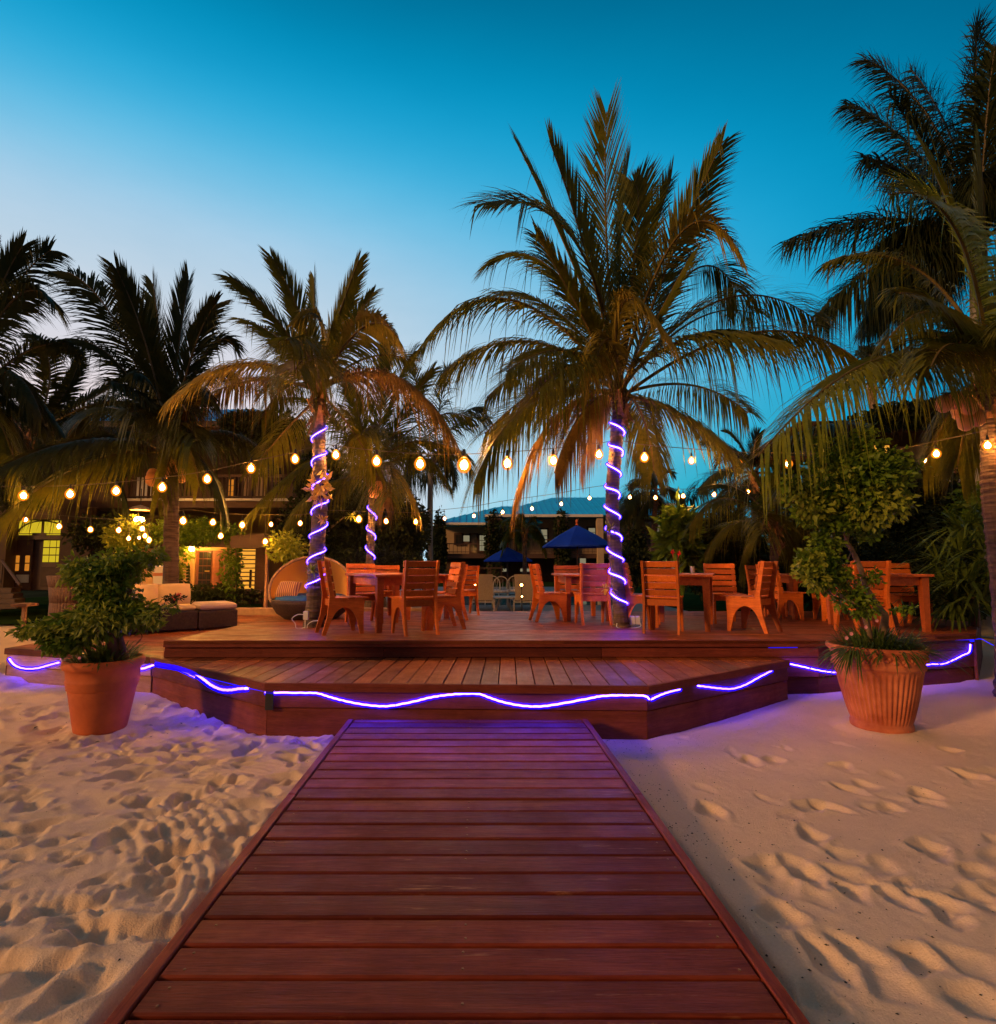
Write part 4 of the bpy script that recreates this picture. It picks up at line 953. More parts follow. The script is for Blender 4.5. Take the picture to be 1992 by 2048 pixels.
def palm(name, lab, path, r0, r1, crown, fronds, Y, leafL, m=LEAF, group='palms round the deck', bark=BARK, seed=0, extra=6, coco=0, boots=True, n=58, wid=.034, fs=1.0, plumose=False, rings=True, pet=.022):
    rr = random.Random(seed); b = path[0]
    R_ = root(name, (b[0], b[1], b[2]), lab, 'palm', group)
    tp = trunk_path(path); k = len(tp); radii = []
    for i in range(k):
        t = i / (k - 1); radii.append(r0 * (1 + .35 * max(0, .12 - t) / .12) * (1 - t) + r1 * t)
    fine = []; fr_ = []
    for i in range(k - 1):
        for q in range(3 if rings else 1):
            t = q / (3 if rings else 1); fine.append(tp[i].lerp(tp[i + 1], t)); fr_.append((radii[i] * (1 - t) + radii[i + 1] * t) * (1 + (rr.uniform(-.05, .07) if rings else 0)))
    fine.append(tp[-1]); fr_.append(radii[-1] * 1.25)
    MB().tube(fine, fr_, 14).build('trunk', bark, R_, not rings)
    C0 = Vector(crown)
    for i, f in enumerate(fronds):
        cx, cy, tx, ty, d1, d2, roll = f[:7]; mm = f[7] if len(f) > 7 else m; gr = f[8] if len(f) > 8 else .5
        P1 = dat(cx, cy, Y + d1); P2_ = dat(tx, ty, Y + d2)
        if roll > 45: P2_ = C0.lerp(P2_, .93); P1 = C0.lerp(P1, .95)
        st = C0 + Vector((rr.uniform(-.05, .05), rr.uniform(-.05, .05), rr.uniform(-.12, .1)))
        L = (P2_ - st).length
        lf = leafL * min(1.1, max(.5, L / (leafL * 4.2)))
        link('frond', frond_mesh(st, P1, P2_, mm, lf * fs, n, R(roll), gr, wid, seed * 100 + i, plumose, rad=pet), R_)
    for i in range(extra):                                # fronds pointing away or towards, filling the crown
        az = rr.uniform(0, 2 * math.pi); d = Vector((math.cos(az) * .5, math.sin(az), 0)); L = leafL * rr.uniform(2.6, 3.9); el = rr.uniform(.05, .8)
        P1 = C0 + (d * math.cos(el) + Vector((0, 0, math.sin(el)))) * L * .6; P2_ = P1 + (d * .75 + Vector((0, 0, -.55 + .5 * math.sin(el)))).normalized() * L * .55
        link('frond', frond_mesh(C0, P1, P2_, m, leafL * .85, n, R(rr.uniform(-30, 30)), .6, wid, seed * 100 + 60 + i, plumose, rad=pet), R_)
    if boots:
        bm_ = MB()
        for i in range(26):
            a = rr.uniform(0, 6.28); h = rr.uniform(-.42, .12); o = Vector((math.cos(a), math.sin(a), 0)); p = C0 + o * r1 * .9 + Vector((0, 0, h - .12)); t = rr.uniform(.12, .30)
            s_ = Vector((-o.y, o.x, 0)) * rr.uniform(.03, .07); e = p + o * rr.uniform(.05, .14) + Vector((0, 0, t * rr.choice((1, 1, -.5))))
            bm_.add([p - s_, p + s_, e + s_ * .35, e - s_ * .35, p + o * .02 + Vector((0, 0, t * .4))], [(0, 1, 4), (1, 2, 4), (2, 3, 4), (3, 0, 4), (0, 3, 2, 1)])
        tag(bm_.build('leaf_sheath', FIBRE, R_), kind='stuff')
    for i in range(coco):
        a = rr.uniform(0, 6.28); c = C0 + Vector((math.cos(a) * (r1 + .12), math.sin(a) * (r1 + .12), -.25 - rr.uniform(0, .28)))
        link('coconut', MB().lathe([(.001, .13), (.06, .11), (.10, .02), (.09, -.08), (.04, -.13), (.001, -.14)], 10, c).me('coconut', COCO, True), R_)
    return R_, tp, radii
COCO = plain('coconut_husk', (.62, .27, .08), .6, .25, 6, .2)
# the tall palm wrapped in blue light, right of the centre
Y2 = 7.45
base2 = ondeck(1243, 1254)
c2_ = dat(1184, 748, base2.y)
p2path = [tuple(base2), tuple(dat(1178, 1080, base2.y)), tuple(dat(1170, 960, base2.y)), tuple(dat(1177, 860, base2.y)), tuple(dat(1184, 762, base2.y))]
F2 = [(1146, 440, 1158, 176, .2, .1, 82, LEAF, .1), (1128, 470, 1040, 232, -.3, -.6, 78, LEAF, .15), (1090, 470, 985, 262, .4, .2, 70, LEAF, .2), (1128, 330, 912, 392, -.5, -1.1, 40, LEAF, .35),
      (1060, 420, 930, 480, .8, 1.2, 50, LEAF, .5), (965, 450, 812, 655, -.3, -.6, 12, LEAF, .62), (1000, 580, 848, 712, .5, .6, 14, LEAF, .8), (1000, 690, 906, 925, -.6, -1.0, 10, LEAF, .8),
      (1040, 740, 985, 965, .3, .4, 12, LEAFB, .9), (1100, 760, 1060, 905, -.2, -.3, 20, LEAFB, .9), (1160, 700, 1110, 890, .4, .4, 20, LEAFB, .8),
      (1245, 300, 1210, 330, .3, .6, 60, LEAF, .2), (1222, 520, 1290, 315, .5, .8, 75, LEAF, .15), (1275, 480, 1398, 232, -.4, -.7, 66, LEAF, .25), (1300, 290, 1412, 480, -.6, -1.2, 25, LEAFY, .4),
      (1330, 400, 1410, 560, .8, 1.0, 25, LEAF, .5), (1150, 432, 1292, 640, -1.0, -2.0, 55, LEAFY, .55), (1375, 470, 1560, 612, .6, .9, 8, LEAF, .6), (1470, 540, 1655, 700, -.4, -.5, 10, LEAF, .72),
      (1330, 700, 1430, 790, .7, 1.0, 15, LEAF, .6), (1310, 770, 1410, 880, -.3, -.3, 20, LEAF, .75), (1240, 780, 1250, 900, .5, .6, 30, LEAF, .9), (1170, 560, 1130, 720, -.9, -1.4, 40, LEAFY, .8),
      (1090, 560, 960, 560, 1.0, 1.6, 40, LEAF, .4), (1180, 400, 1200, 300, 1., 1.4, 70, LEAF, .1), (1330, 560, 1440, 600, 1.5, 2.2, 25, LEAF, .6), (1050, 640, 930, 760, 1.6, 2.3, 25, LEAF, .7), (1120, 600, 1010, 420, -.8, -1.3, 60, LEAF, .3), (1260, 600, 1330, 470, -1, -1.5, 60, LEAF, .3)]
palm2, path2, rad2 = palm('coconut_palm', 'tall coconut palm with a leaning trunk spiralled in bright blue light', p2path, .092, .092, c2_, F2, base2.y, 1.0, seed=2, extra=5, n=66)
base1 = ondeck(628, 1254)
c1_ = dat(610, 752, base1.y)
p1path = [tuple(base1), tuple(dat(604, 1080, base1.y)), tuple(dat(612, 960, base1.y)), tuple(dat(610, 860, base1.y)), tuple(dat(610, 765, base1.y))]
F1 = [(540, 590, 425, 512, -.3, -.6, 60, LEAF, .3), (590, 600, 512, 472, .2, .2, 75, LEAF, .12), (645, 600, 692, 478, -.3, -.5, 75, LEAF, .15), (655, 640, 722, 545, .4, .6, 65, LEAF, .25),
      (600, 600, 600, 520, .8, 1.0, 75, LEAF, .1), (560, 640, 460, 610, .5, .8, 45, LEAF, .4), (475, 635, 325, 765, -.3, -.7, 8, LEAFY, .65), (470, 690, 345, 790, .6, 1.0, 10, LEAFB, .7), (760, 650, 862, 832, -.5, -.9, 8, LEAFB, .75),
      (700, 560, 755, 640, -.8, -1.4, 40, LEAFY, .45), (640, 540, 560, 600, -1.0, -1.8, 50, LEAFY, .5), (690, 650, 790, 690, .8, 1.4, 25, LEAF, .5), (560, 800, 480, 900, .8, 1.2, 20, LEAF, .7), (660, 790, 720, 900, 1.0, 1.4, 20, LEAF, .8), (550, 700, 500, 800, 1.2, 1.6, 25, LEAF, .7), (620, 680, 640, 600, -.9, -1.3, 70, LEAF, .3)]
palm1, path1, rad1 = palm('coconut_palm', 'coconut palm beside the daybed with an orchid and blue light round its trunk', p1path, .115, .085, c1_, F1, base1.y, .78, seed=3, extra=4, n=60)
Y3 = 12.0
c3_ = dat(712, 905, Y3); b3 = dat(706, 1118, Y3); b3.z = .22
p3path = [tuple(b3), tuple(dat(708, 1050, Y3)), tuple(dat(711, 980, Y3)), tuple(dat(712, 915, Y3))]
F3 = [(640, 800, 475, 985, -.4, -.8, 10, LEAF, .7), (600, 900, 545, 1010, .3, .4, 15, LEAF, .8), (690, 760, 640, 690, .2, .4, 65, LEAF, .3), (740, 720, 742, 632, 0, 0, 70, LEAF, .2), (770, 780, 838, 690, .3, .4, 55, LEAF, .3), (760, 690, 800, 655, .6, 1., 60, LEAF, .3),
      (800, 820, 860, 930, -.3, -.4, 15, LEAF, .8), (760, 860, 800, 985, -.3, -.6, 20, LEAFY, .8), (690, 860, 640, 950, .4, .6, 20, LEAF, .8), (740, 890, 735, 970, .4, .6, 20, LEAFB, .9), (640, 760, 560, 760, .8, 1.2, 35, LEAF, .5), (820, 760, 900, 800, .8, 1.2, 30, LEAF, .5)]
palm3, path3, rad3 = palm('coconut_palm', 'smaller palm with yellow coconuts and blue spiral between the two blue lit palms', p3path, .09, .085, c3_, F3, Y3, .95, seed=4, extra=6, coco=5, n=56, wid=.04)
# slim royal palm behind
Y4 = 19.
c4 = dat(824, 900, Y4); b4 = dat(822, 1110, Y4); b4.z = .2
F4 = [(860, 780, 936, 800, .5, .9, 30, LEAFD, .6), (860, 820, 905, 905, -.3, -.4, 20, LEAFD, .8), (850, 830, 872, 925, .4, .3, 20, LEAFD, .9), (840, 760, 858, 690, .3, .5, 50, LEAFD, .3), (800, 740, 785, 690, .2, .4, 50, LEAFD, .3), (770, 790, 735, 850, .4, .6, 20, LEAFD, .7), (790, 840, 770, 930, .2, .3, 20, LEAFD, .9), (880, 760, 925, 780, 1, 1.5, 30, LEAFD, .5)]
palm('royal_palm', 'slim grey trunked royal palm standing against the pale sky', [tuple(b4), tuple(dat(822, 1000, Y4)), tuple(dat(823, 905, Y4))], .115, .09, c4, F4, Y4, 1.0, LEAFD, bark=GREYBARK, seed=5, extra=4, boots=False, n=50, wid=.06, plumose=True, rings=False)
# left palms
YL = 9.6
cL = dat(322, 862, YL); bL = dat(330, 1130, YL); bL.z = .3
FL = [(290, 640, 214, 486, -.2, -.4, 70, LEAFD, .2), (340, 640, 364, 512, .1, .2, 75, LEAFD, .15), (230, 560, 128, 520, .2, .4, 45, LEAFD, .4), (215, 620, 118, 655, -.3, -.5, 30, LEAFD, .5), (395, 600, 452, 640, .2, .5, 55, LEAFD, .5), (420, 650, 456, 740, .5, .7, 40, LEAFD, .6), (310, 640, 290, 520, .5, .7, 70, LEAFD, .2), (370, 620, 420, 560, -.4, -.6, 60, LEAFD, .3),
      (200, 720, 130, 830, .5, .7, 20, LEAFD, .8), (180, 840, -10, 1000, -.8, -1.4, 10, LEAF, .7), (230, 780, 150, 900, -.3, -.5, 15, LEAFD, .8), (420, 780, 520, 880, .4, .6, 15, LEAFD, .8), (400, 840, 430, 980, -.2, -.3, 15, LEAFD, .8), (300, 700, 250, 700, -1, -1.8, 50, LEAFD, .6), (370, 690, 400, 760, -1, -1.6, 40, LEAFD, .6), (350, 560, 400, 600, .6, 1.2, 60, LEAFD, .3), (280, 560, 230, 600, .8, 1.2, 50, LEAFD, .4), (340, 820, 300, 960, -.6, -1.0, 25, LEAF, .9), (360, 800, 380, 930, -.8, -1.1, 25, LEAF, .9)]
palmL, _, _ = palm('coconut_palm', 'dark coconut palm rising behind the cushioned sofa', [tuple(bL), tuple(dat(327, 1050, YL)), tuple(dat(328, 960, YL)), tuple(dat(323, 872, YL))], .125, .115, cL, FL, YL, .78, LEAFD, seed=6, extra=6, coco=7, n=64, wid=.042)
YM = 12.0
cM = dat(60, 830, YM); bM_ = dat(-75, 1120, YM); bM_.z = .2
FM = [(130, 690, 60, 640, 0, 0, 40, LEAFD, .4), (60, 700, 0, 760, .2, .4, 20, LEAFD, .7), (220, 720, 300, 800, .2, .3, 20, LEAFD, .7), (90, 800, 30, 930, .2, .2, 15, LEAFD, .9), (200, 820, 240, 960, .2, .3, 15, LEAFD, .9), (150, 740, 160, 660, .5, .7, 60, LEAFD, .3), (110, 830, 100, 960, -.4, -.6, 20, LEAFD, .9), (180, 760, 250, 720, .6, .8, 40, LEAFD, .5)]
palm('coconut_palm', 'dark palm crown mixed into the shade behind the left house front', [tuple(bM_), tuple(dat(-50, 1000, YM)), tuple(dat(40, 840, YM))], .13, .11, cM, FM, YM, .9, LEAFD, seed=7, extra=6, n=56, wid=.05)
YN = 8.6
cN = dat(-75, 770, YN); bN = dat(-95, 1200, YN); bN.z = .05
FN = [(-10, 540, 52, 448, 0, 0, 60, LEAFD, .2), (20, 520, 98, 478, .3, .5, 45, LEAFD, .35), (30, 480, 102, 580, -.3, -.5, 25, LEAFD, .6), (60, 620, 148, 668, .3, .4, 20, LEAFD, .6), (30, 640, 80, 800, -.4, -.6, 15, LEAFD, .8), (60, 700, 130, 850, .3, .4, 15, LEAFD, .8), (-10, 720, 40, 930, -.3, -.5, 15, LEAF, .9), (20, 760, 90, 930, .5, .7, 15, LEAFD, .9), (-40, 560, -10, 440, .2, .2, 60, LEAFD, .3), (-40, 760, 0, 960, .2, .3, 20, LEAFD, .9), (-150, 600, -250, 700, 0, 0, 20, LEAFD, .6), (-150, 540, -200, 500, 0, 0, 40, LEAFD, .5)]
palm('coconut_palm', 'palm whose dark fronds reach in at the far left edge', [tuple(bN), tuple(dat(-85, 1000, YN)), tuple(dat(-75, 785, YN))], .14, .12, cN, FN, YN, .62, LEAFD, seed=8, extra=4, n=60, wid=.042)
# coconut palm at the right edge
YR = 5.9
cR = dat(1896, 728, YR); bR = dat(1936, 1225, YR); bR.z = .0
FR = [(1680, 590, 1450, 872, -.4, -1.2, 8, LEAFG, .72), (1770, 610, 1560, 760, .3, .5, 8, LEAF, .6), (1862, 330, 1700, 372, -.9, -1.3, 44, LEAFG, .35), (1790, 430, 1585, 500, .3, .5, 20, LEAF, .7), (1800, 500, 1690, 660, -.3, -.5, 20, LEAF, .8), (1860, 460, 1760, 262, .4, .6, 60, LEAF, .3), (1885, 480, 1872, 250, .2, .3, 75, LEAF, .15),
      (1830, 560, 1720, 560, -.8, -1.5, 40, LEAF, .6), (1820, 740, 1765, 900, .5, .8, 15, LEAF, .9), (1850, 760, 1830, 890, .5, .6, 15, LEAF, .9), (1910, 560, 1950, 300, .2, .3, 70, LEAF, .2), (1990, 560, 2100, 640, .3, .5, 20, LEAF, .6), (1930, 640, 1960, 620, -1, -2, 30, LEAF, .5), (1820, 600, 1780, 700, -1, -1.7, 30, LEAF, .7), (2000, 700, 2080, 850, 0, 0, 15, LEAF, .8)]
palmR, pathR, radR = palm('coconut_palm', 'coconut palm at the right edge carrying orange lit coconuts', [tuple(bR), tuple(dat(1925, 1100, YR)), tuple(dat(1908, 960, YR)), tuple(dat(1904, 850, YR)), tuple(dat(1898, 745, YR))], .15, .125, cR, FR, YR, .85, seed=9, extra=4, n=70)
for i, (x, y) in enumerate(((1804, 765), (1827, 758), (1834, 780), (1852, 770), (1846, 800), (1868, 792))):
    c = dat(x, y + 6, YR - .42 + .05 * (i % 3)); s = .72
    link('coconut', MB().lathe([(.001, .13 * s), (.06 * s, .11 * s), (.10 * s, .02 * s), (.09 * s, -.08 * s), (.04 * s, -.13 * s), (.001, -.14 * s)], 12, c).me('coconut', COCO, True), palmR)
MB().tube([dat(1890, 745, YR), dat(1860, 752, YR - .2), dat(1800, 752, YR - .4)], [.03, .022, .01], 6).build('fruit_stalk', RACH, palmR)
# plumed royal palm behind it
YQ = 10.5
cQ = dat(1868, 470, YQ); bQ = dat(1880, 1150, YQ); bQ.z = .1
FQ = [(1720, 370, 1502, 466, 0, -.2, 20, LEAFD, .5), (1760, 250, 1622, 200, .2, .3, 40, LEAFD, .5), (1800, 180, 1652, 112, .4, .6, 40, LEAFD, .4), (1860, 200, 1868, 12, .2, .2, 60, LEAFD, .3), (1700, 450, 1558, 606, -.2, -.3, 20, LEAFD, .7), (1750, 500, 1655, 612, .3, .4, 20, LEAFD, .8), (1840, 250, 1740, 130, .8, 1.1, 40, LEAFD, .4), (1910, 250, 1960, 80, .3, .4, 40, LEAFD, .4), (1780, 330, 1650, 300, -.6, -1, 30, LEAFD, .6), (1950, 300, 2080, 300, .3, .4, 30, LEAFD, .6), (1880, 220, 1905, 60, -.5, -.8, 50, LEAFD, .4), (1790, 300, 1700, 180, -.5, -.8, 40, LEAFD, .5)]
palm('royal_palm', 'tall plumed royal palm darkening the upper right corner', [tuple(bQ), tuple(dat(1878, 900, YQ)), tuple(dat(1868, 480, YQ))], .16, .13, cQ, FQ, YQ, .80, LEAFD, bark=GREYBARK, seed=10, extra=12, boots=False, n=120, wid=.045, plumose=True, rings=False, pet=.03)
# palms behind the right tables
YS = 10.4
cS = dat(1482, 1012, YS); bS = dat(1478, 1120, YS); bS.z = .2
FS = [(1370, 900, 1318, 1010, -.3, -.5, 12, LEAF, .75), (1400, 960, 1350, 1060, .2, .3, 15, LEAF, .8), (1450, 880, 1400, 860, .2, .3, 50, LEAF, .3), (1490, 900, 1500, 830, 0, 0, 70, LEAF, .2), (1540, 900, 1590, 900, .3, .4, 40, LEAF, .4), (1550, 960, 1600, 1060, -.3, -.4, 12, LEAF, .8), (1430, 1020, 1420, 1080, .3, .4, 15, LEAF, .9), (1520, 1020, 1530, 1090, .3, .5, 15, LEAF, .9), (1420, 910, 1350, 930, .6, 1, 40, LEAFD, .5)]
palm('young_palm', 'young palm with a short trunk behind the right tables', [tuple(bS), tuple(dat(1480, 1060, YS)), tuple(cS)], .085, .06, cS, FS, YS, .8, LEAF, seed=11, extra=4, n=50)
YT = 13.5
cT = dat(1440, 905, YT); bT = dat(1450, 1110, YT); bT.z = .2
FT = [(1400, 850, 1345, 842, 0, 0, 45, LEAFD, .3), (1420, 840, 1388, 822, .2, .2, 60, LEAFD, .2), (1440, 840, 1450, 826, .1, .1, 70, LEAFD, .2), (1470, 860, 1500, 860, .2, .2, 50, LEAFD, .4), (1390, 880, 1340, 930, .2, .3, 20, LEAFD, .7), (1490, 890, 1530, 960, .2, .3, 20, LEAFD, .7), (1420, 930, 1400, 1000, .2, .3, 20, LEAFD, .8), (1465, 930, 1480, 1010, .2, .3, 20, LEAFD, .8), (1400, 910, 1370, 980, -.4, -.5, 20, LEAFD, .8)]
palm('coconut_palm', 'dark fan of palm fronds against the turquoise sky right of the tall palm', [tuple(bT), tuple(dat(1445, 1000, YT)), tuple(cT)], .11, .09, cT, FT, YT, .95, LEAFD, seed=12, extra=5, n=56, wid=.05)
YU = 17.
cU = dat(1252, 945, YU); bU = dat(1250, 1110, YU); bU.z = .2
FU = [(1230, 905, 1205, 925, 0, 0, 30, LEAFD, .6), (1245, 890, 1230, 895, 0, 0, 50, LEAFD, .3), (1260, 890, 1285, 900, 0, 0, 50, LEAFD, .4), (1280, 920, 1310, 960, 0, 0, 20, LEAFD, .7), (1235, 950, 1215, 1000, 0, 0, 20, LEAFD, .8), (1270, 960, 1285, 1020, 0, 0, 20, LEAFD, .8), (1220, 930, 1195, 975, .3, .4, 20, LEAFD, .8), (1250, 910, 1255, 880, .5, .6, 60, LEAFD, .3)]
palm('coconut_palm', 'small dark palm beside the hotel right of the tall trunk', [tuple(bU), tuple(dat(1251, 1040, YU)), tuple(cU)], .10, .08, cU, FU, YU, .8, LEAFD, seed=13, extra=5, n=44, wid=.06)
YV = 21.
cV = dat(1003, 1018, YV); bV = dat(1003, 1105, YV); bV.z = .23
FV = [(985, 985, 962, 1030, 0, 0, 20, LEAF, .6), (975, 1000, 958, 1060, .2, .2, 15, LEAF, .8), (1015, 985, 1040, 1030, 0, 0, 20, LEAF, .6), (1030, 1000, 1045, 1060, .2, .2, 15, LEAF, .8), (1000, 985, 996, 985, 0, 0, 50, LEAF, .3), (1010, 990, 1022, 992, .3, .3, 40, LEAF, .4), (990, 1000, 975, 1005, -.3, -.4, 30, LEAF, .6)]
palm('young_palm', 'little green palm between the two blue umbrellas', [tuple(bV), tuple(dat(1003, 1060, YV)), tuple(cV)], .09, .07, cV, FV, YV, .6, LEAF, seed=14, extra=5, n=40, wid=.06, pet=.02)
# spiky screwpine at the right
sp = root('screwpine', dat(1860, 1160, 7.6), 'spiky long leaved screwpine at the right end of the deck', 'plant')
def blades(c, n, L, wd, seed, el=(.1, 1.3), grav=.8, m=GRASSL, name='blades', spreadr=.1, az=(0, 6.283)):
    g = np.random.default_rng(seed); a = g.uniform(az[0], az[1], n); e = g.uniform(el[0], el[1], n)
    d = np.stack([np.cos(a) * np.cos(e), np.sin(a) * np.cos(e), np.sin(e)], 1); b = np.array(tuple(c)) + np.stack([np.cos(a), np.sin(a), a * 0], 1) * (g.random((n, 1)) * spreadr)
    l = (L * (.55 + .6 * g.random(n)))[:, None]; w = np.cross(d, [0, 0, 1.]); w /= np.linalg.norm(w, axis=1)[:, None] + 1e-9; w = w * wd * .5
    pts = [b + l * (d * t + np.array([0, 0, -1.]) * (grav * t * t * .6)) for t in (0, .35, .7, 1)]
    v = np.stack([pts[0] - w * .6, pts[0] + w * .6, pts[1] - w, pts[1] + w, pts[2] - w * .75, pts[2] + w * .75, pts[3], pts[3]], 1).reshape(-1, 3); i = np.arange(n) * 8
    return v, np.concatenate([np.stack([i, i + 1, i + 3, i + 2], 1), np.stack([i + 2, i + 3, i + 5, i + 4], 1), np.stack([i + 4, i + 5, i + 7, i + 6], 1)])
PAND = leafmat('screwpine_leaf', (.055, .095, .012), (.11, .15, .02), .25, .45, 3)
for i, (x, y, Y_) in enumerate(((1835, 1060, 7.7), (1872, 1030, 7.9), (1890, 1090, 7.4), (1850, 1110, 7.3), (1815, 1120, 7.9), (1905, 1010, 7.8), (1800, 1075, 8.1), (1870, 1140, 7.3), (1840, 1010, 8.0), (1895, 1050, 7.5), (1825, 1150, 7.6))):
    link('leaf_rosette', npmesh('rosette', [blades(dat(x, y, Y_), 60, .80, .042, 70 + i, (-.3, 1.35), .75)], PAND), sp)
MB().tube([dat(1865, 1200, 7.9), dat(1862, 1130, 7.9)], [.06, .05], 8).build('trunk', DARKW, sp)
# spirals of light round three trunks
def spiral(lab, path, radii, y_top, y_bot, pitch_px, sgn, phase, Yd, r=.0095, parent=None):
    w = []; ztop = dat(900, y_top, Yd).z; zbot = dat(900, y_bot, Yd).z; pz = pitch_px * K / FPX * Yd
    zs = [p.z for p in path]; n = int((ztop - zbot) / pz * 26)
    for i in range(n + 1):
        z = ztop + (zbot - ztop) * i / n
        k = 0
        while k < len(zs) - 2 and zs[k + 1] < z: k += 1
        t = max(0, min(1, (z - zs[k]) / max(1e-6, zs[k + 1] - zs[k]))); c = path[k].lerp(path[k + 1], t); rr = (radii[k] * (1 - t) + radii[k + 1] * t) * 1.05 + .012
        a = phase + sgn * 2 * math.pi * i / 26
        w.append(c + Vector((math.cos(a) * rr, math.sin(a) * rr, .01 * math.sin(i * .37))))
    o = root('rope_light', w[-1], lab, 'rope light', 'light spirals on the palm trunks')
    MB().tube(w, r * 1.1, 6).build('lit_tube', ROPEM, o, True); MB().tube(w, r * 2.4, 8).build('halo_sleeve', ROPEHALO, o, True); return w
spiral('blue light rope spiralling round the tall palm right of the centre', path2, rad2, 806, 1165, 41, 1, R(150), base2.y, .0095)
spiral('blue light rope winding up the palm beside the daybed', path1, rad1, 812, 1130, 47, -1, R(60), base1.y, .0065)
spiral('blue light rope on the smaller palm behind the left tables', path3, rad3, 966, 1085, 38, 1, R(150), Y3, .008)
# orchids tied to trunks
ORCH = leafmat('orchid_leaf', (.66, .40, .05), (.78, .50, .09), .3, .5, 6)
for (x, y, Y_, lab, n, L, sd) in ((612, 930, base1.y - .16, 'large yellow leaved orchid tied high on the palm beside the daybed', 110, .24, 5), (1160, 1125, base2.y - .14, 'yellow orchid plant low on the tall palm trunk', 20, .16, 6), (672, 985, Y3 - .2, 'little orchid tuft left of the smaller palm', 22, .18, 7), (1165, 1010, base2.y - .13, 'thin grassy air plant on the tall palm trunk', 26, .16, 8), (596, 1090, base1.y - .16, 'small drooping plant at the foot of the left blue lit palm', 18, .14, 9), (618, 995, base1.y - .15, 'pale dried orchid roots on the left blue lit trunk', 12, .14, 10)):
    tag(link('orchid', npmesh('orchid', [clump(dat(x, y, Y_ + .03), (.15, .10, .27), 120, .13, .4, 2.5, .25, .1, 6, 3)] if n > 100 else [blades(dat(x, y, Y_), n, L, .035, sd, (-.6, 1.4), .5, spreadr=.05, az=(3.3, 6.1))], ORCH if 'yellow' in lab or 'pale' in lab else BUSHL)), lab, 'orchid')
# ================================================================== chairs and tables
def sideprism(outline, y0, y1):
    n = len(outline); mb = MB()
    v = [(x, y0, z) for x, z in outline] + [(x, y1, z) for x, z in outline]
    f = [tuple(range(n)), tuple(range(n, 2 * n))[::-1]] + [(i, i + n, (i + 1) % n + n, (i + 1) % n) for i in range(n)]
    mb.add(v, f); return mb
def make_chair(loc, rz, lab):
    r = root('slat_chair', loc, lab, 'chair', 'wooden slat chairs on the deck', rz)
    arch = [(-.165 + .30 * i / 8, .20 + .135 * math.sin(math.pi * i / 8) ** .7) for i in range(9)]
    out = [(-.285, 0), (-.238, 0)] + arch + [(.185, 0), (.228, 0), (.222, .25), (.232, .432), (-.125, .432), (-.150, .50), (-.232, .905), (-.275, .905), (-.203, .50), (-.205, .40), (-.225, .22)]
    for s in (-1, 1):
        y0 = s * .205; sideprism(out, y0 - .015, y0 + .015).loc('side_frame', CHAIRW, r)
    for i in range(5):
        z = .505 + i * .089; x = -.150 - (z - .50) * .2 + .012
        t = math.atan(.2)
        M = Matrix.Translation((x, 0, z)) @ Matrix.Rotation(-t, 4, 'Y')
        MB().box((0, 0, 0), (.020, .452 if i != 4 else .46, .074), ch=.003, M=M @ Matrix.Identity(4)).loc('back_slat', CHAIRW, r, loc=(0, 0, 0))
    for i in range(5): MB().box((0, 0, 0), (.078, .455, .020), ch=.003).loc('seat_slat', CHAIRW, r, loc=(-.10 + i * .086, 0, .443))
    MB().box((0, 0, 0), (.02, .38, .08)).loc('seat_rail', CHAIRW, r, loc=(-.16, 0, .385)); MB().box((0, 0, 0), (.02, .38, .07)).loc('seat_rail', CHAIRW, r, loc=(.20, 0, .385))
    return r
chair0 = None
def chair(x, y, deg, lab):
    global chair0
    if chair0 is None: chair0 = make_chair((x, y, zd(y) + .001), R(deg), lab); return chair0
    return dup(chair0, (x, y, zd(y) + .001), R(deg), lab)
def table(x, y, deg, L, Wd, lab):
    r = root('dining_table', (x, y, zd(y) + .001), lab, 'table', 'wooden dining tables on the deck', R(deg))
    n = 6
    for i in range(n):
        w = Wd / n; MB().box((0, 0, 0), (L - .14, w - .004, .032), ch=.003).loc('top_plank', TABLEW, r, loc=(0, -Wd / 2 + w * (i + .5), .729))
    for s in (-1, 1):
        MB().box((0, 0, 0), (.068, Wd, .032), ch=.003).loc('end_board', TABLEW, r, loc=(s * (L / 2 - .034), 0, .729))
        MB().box((0, 0, 0), (.025, Wd - .26, .11)).loc('apron', TABLEW, r, loc=(s * (L / 2 - .10), 0, .657))
        MB().box((0, 0, 0), (L - .26, .025, .11)).loc('apron', TABLEW, r, loc=(0, s * (Wd / 2 - .10), .657))
    for a in (-1, 1):
        for b in (-1, 1):
            cx_, cy_ = a * (L / 2 - .085), b * (Wd / 2 - .085)
            m = MB(); v = [(-.045, -.045, .712), (.045, -.045, .712), (.045, .045, .712), (-.045, .045, .712)]
            m.add([(p * .72, q * .72, 0) for p, q, _ in v] + v, [(3, 2, 1, 0), (4, 5, 6, 7), (0, 1, 5, 4), (1, 2, 6, 5), (2, 3, 7, 6), (3, 0, 4, 7)])
            m.loc('leg', TABLEW, r, loc=(cx_, cy_, 0))
    return r
def onY(px, Y): return (px - PX0) * Y / FPX
chair(-1.66, 6.98, 27, 'slat chair seen side on beside the left blue lit palm, facing right')
chair(-.735, 6.90, 118, 'large slat chair, back to the sand, near end of the left table')
chair(-.44, 7.62, 200, 'slat chair just behind the near chair at the right of the left table')
chair(-1.66, 8.45, 300, 'slat chair facing the beach across the left table, two slats above its top')
chair(-.41, 9.10, 195, 'slat chair third in the row right of the left table')
chair(-.19, 10.3, 110, 'farthest and smallest slat chair of the left row, nearest the loungers')
chair(-1.55, 9.9, 280, 'slat chair at the back table, its top just above the left table')
